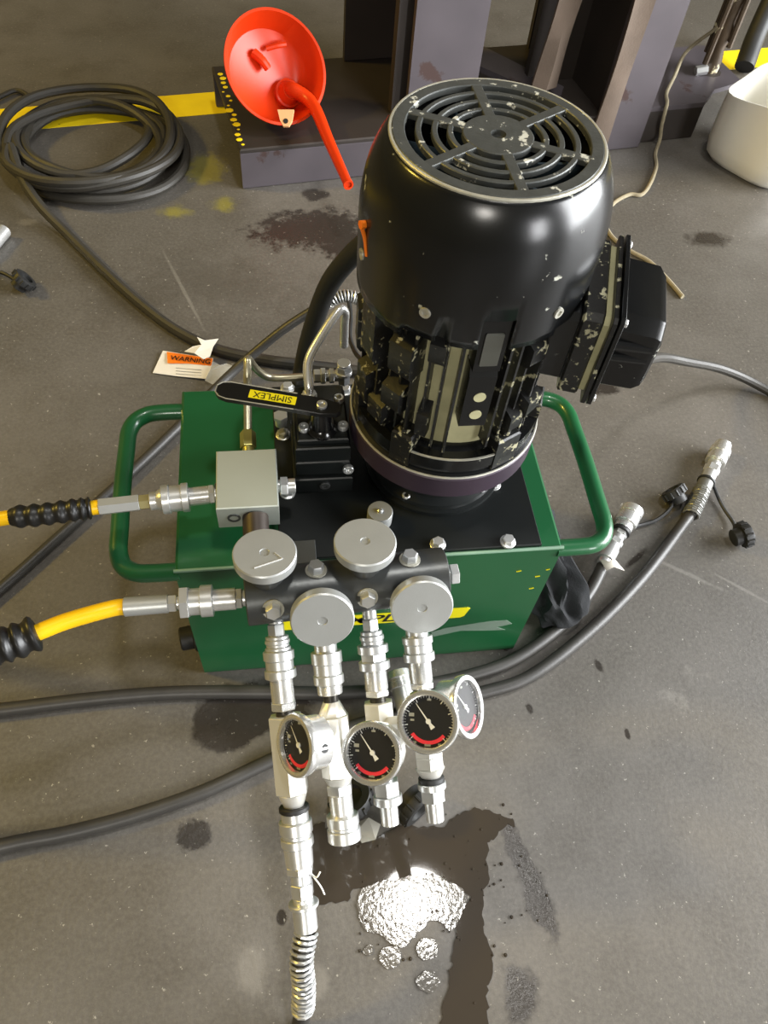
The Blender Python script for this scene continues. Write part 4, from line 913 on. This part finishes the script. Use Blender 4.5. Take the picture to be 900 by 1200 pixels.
wa, wb = atz(204, 420, .0072), atz(243, 424.5, .006); wx = (wb - wa).normalized(); wy = V((0, 0, 1)).cross(wx)
text('warning_lettering', 'WARNING', (wa + wb) / 2 + V((0, 0, .0005)), wx, wy, .0165, BDECAL, tagth, .0006, bold=.01, wscale=.95)
bm = B()
for k in range(3):
    y_ = 431 + k * 3.4; a, b = atz(206, y_, .0045), atz(236, y_ + 2.4, .0052); cyl(bm, a, b, .0007, n=5)
obj('small_print', bm, mat('faint_print', (170, 166, 158), .7), tagth)
o = quad_sheet('torn_film', [(249, 423), (258, 428), (266, 426), (278, 431), (274, 438), (267, 444), (252, 452), (240, 446), (246, 434)], [.007, .008, .003, .005, .004, .006, .005, .010, .010], FILM, None, .0008)
tag(o, 'crumpled clear plastic film scrap beside the orange warning tag', 'plastic film')
o = quad_sheet('paper_scrap', [(231, 395), (240, 399), (256, 397), (250, 406), (246, 418), (238, 421), (228, 414), (216, 412), (226, 406), (236, 404)], [.0305, .0285, .0245, .0245, .0225, .0225, .0265, .0225, .0265, .0285], WHITEP, None, .0008)
tag(o, 'torn white paper scrap lying over the trailing cable', 'paper')
# dark rag by the tank
rag = B(); bmesh.ops.create_icosphere(rag, subdivisions=5, radius=1.0)
for v in rag.verts:
    p = v.co.copy(); u_ = p.y                                   # +1 end stands up behind the handle, -1 end lies on the floor
    hgt = .095 + .075 * max(0, u_) ** 2 - .045 * max(0, -u_)
    q = V((p.x * (.046 - .014 * u_), u_ * .105, (p.z + .95) * .5 * hgt * 1.05))
    fold = math.sin(p.x * 9 + p.z * 6 + 2.6 * noise.noise(p * 1.8)) * .5 + math.sin(p.x * 15 - p.y * 9 + 4 * noise.noise(p * 2.3)) * .4 + .35 * noise.noise(p * 6.0)
    q += V((p.x, p.y * .4, p.z)) * (.012 * fold + .018 * noise.noise(p * 2.0 + V((4, 1, 2))))
    q.x += .012 * (u_ * u_) - .004 - .016 * u_
    q.z = max(q.z, .0008); v.co = V((.290, .122, 0)) + q
    v.co.x = max(v.co.x, TW + .002)
o = obj('dark_rag', rag, RAGM); tag(o, 'crumpled dark blue cloth rag under the right carry handle', 'rag')
# loose black caps under the gauge drops
def loose_cap(px, py, ax, r, label):
    th = thing('rubber_cap', label, 'cap', atz(px, py, 0)); dust_cap(th, atz(px, py, r), ax, r)
    return th
c_ = loose_cap(412, 938, RX * -.3 + UP * .9 - FW * .6, .024, 'black rubber cap on the floor below the open female coupler')
c_ = loose_cap(487, 945, RX * .6 + UP * -.5 - FW * .4, .024, 'black ribbed rubber cap on the floor between the two male tips')
o = quad_sheet('clear_scrap', [(418, 964), (432, 958), (446, 966), (440, 984), (424, 988), (416, 976)], [.004, .012, .006, .004, .010, .004], FILM, None, .0008); tag(o, 'small clear plastic scrap at the edge of the puddle', 'plastic scrap')
# fitting standing behind the last drop
cf = thing('loose_fitting', 'small silver threaded fitting lying on floor against the tank front', 'fitting', atz(470, 805, 0))
c0, c1 = atz(477, 832, .0340), atz(466, 787, .0400); df = (c1 - c0).normalized(); lf_ = (c1 - c0).length
bm = B(); stack(bm, c0, df, [(lf_ * .55, .0145, .0145, 28)]); obj('fitting_body', bm, ZINC, cf)
bm = B(); stack(bm, c0 + df * lf_ * .55, df, [(lf_ * .15, .0170, .0170, 28), (lf_ * .1, .0155, .0155, 28), (lf_ * .2, .0178, .0165, 28)]); obj('fitting_collar', bm, STEEL, cf)

# ================================================================== WATER ON THE FLOOR
def puddle(name, px, label, m_, h=.0012, wob=.004, sub=10, seed=0):
    pts = [atz(x, y, 0) for x, y in px]; path = catmull(pts + [pts[0]], sub)[:-1]; n = len(path); out = []
    for i, p in enumerate(path):
        k = V((noise.noise(p * 40 + V((seed, 0, 0))), noise.noise(p * 40 + V((0, seed + 5, 0))), 0)) * wob + V((noise.noise(p * 150), noise.noise(p * 150 + V((9, 0, 0))), 0)) * wob * .5
        out.append(p + k)
    bm = B(); top = [bm.verts.new(p + V((0, 0, h))) for p in out]; bot = [bm.verts.new(p + V((0, 0, -.0005))) for p in out]
    f = bm.faces.new(top)
    for i in range(n): j = (i + 1) % n; bm.faces.new((bot[i], bot[j], top[j], top[i]))
    bmesh.ops.triangulate(bm, faces=[f])
    o = obj(name, bm, m_, smooth=False); tag(o, label, 'puddle'); return o
puddle('water_puddle', [(362, 1062), (360, 1010), (372, 965), (420, 985), (470, 972), (520, 965), (555, 948), (575, 952), (606, 962), (590, 974), (577, 984), (570, 1020), (566, 1060), (572, 1100), (572, 1160), (568, 1230), (512, 1232), (520, 1180), (528, 1130), (536, 1080), (548, 1052), (530, 1036), (490, 1030), (440, 1040), (400, 1055)], 'dark oily puddle spreading from below the gauge drops', WET, .0010, .009)
puddle('water_puddle', [(418, 1060), (430, 1040), (462, 1030), (500, 1026), (530, 1034), (546, 1052), (538, 1078), (530, 1090), (505, 1078), (490, 1094), (468, 1112), (446, 1096), (424, 1086)], 'rippled bright puddle reflecting the ceiling lamp', SPARK, .0016, .005, seed=3)
for k, (px, py, r, lb) in enumerate(((458, 1122, 13, 'splash patch joined to the lower tip of the rippled puddle'), (502, 1112, 12, 'splash patch between the rippled puddle and the single outermost patch'),
        (501, 1150, 12, 'outermost round splash patch, farthest from the rippled puddle'), (431, 1114, 6, 'smallest splash spot, beside the spring guarded hose'))):
    o = puddle('splash_patch', [(px + r * math.cos(a), py + r * math.sin(a)) for a in [2 * PI * i / 8 for i in range(8)]], lb, SPARK, .0013, .004, 6, k + 11); o['group'] = 'splashed droplet patches'

# scattered drops around the puddles
bm = B()
for k in range(90):
    px, py = random.gauss(530, 55), random.gauss(1030, 60)
    if not (380 < px < 660 and 930 < py < 1190): continue
    p = atz(px, py, 0); r_ = random.uniform(.0008, .0026)
    lathe(bm, p + V((0, 0, .0009)), (0, 0, 1), [(-.0012, r_), (r_ * .35, r_ * .8), (r_ * .55, r_ * .3)], 8, rot=random.random())
o = obj('water_drops', bm, WET); tag(o, 'tiny scattered water drops around the oily puddle', 'water', kind='stuff')
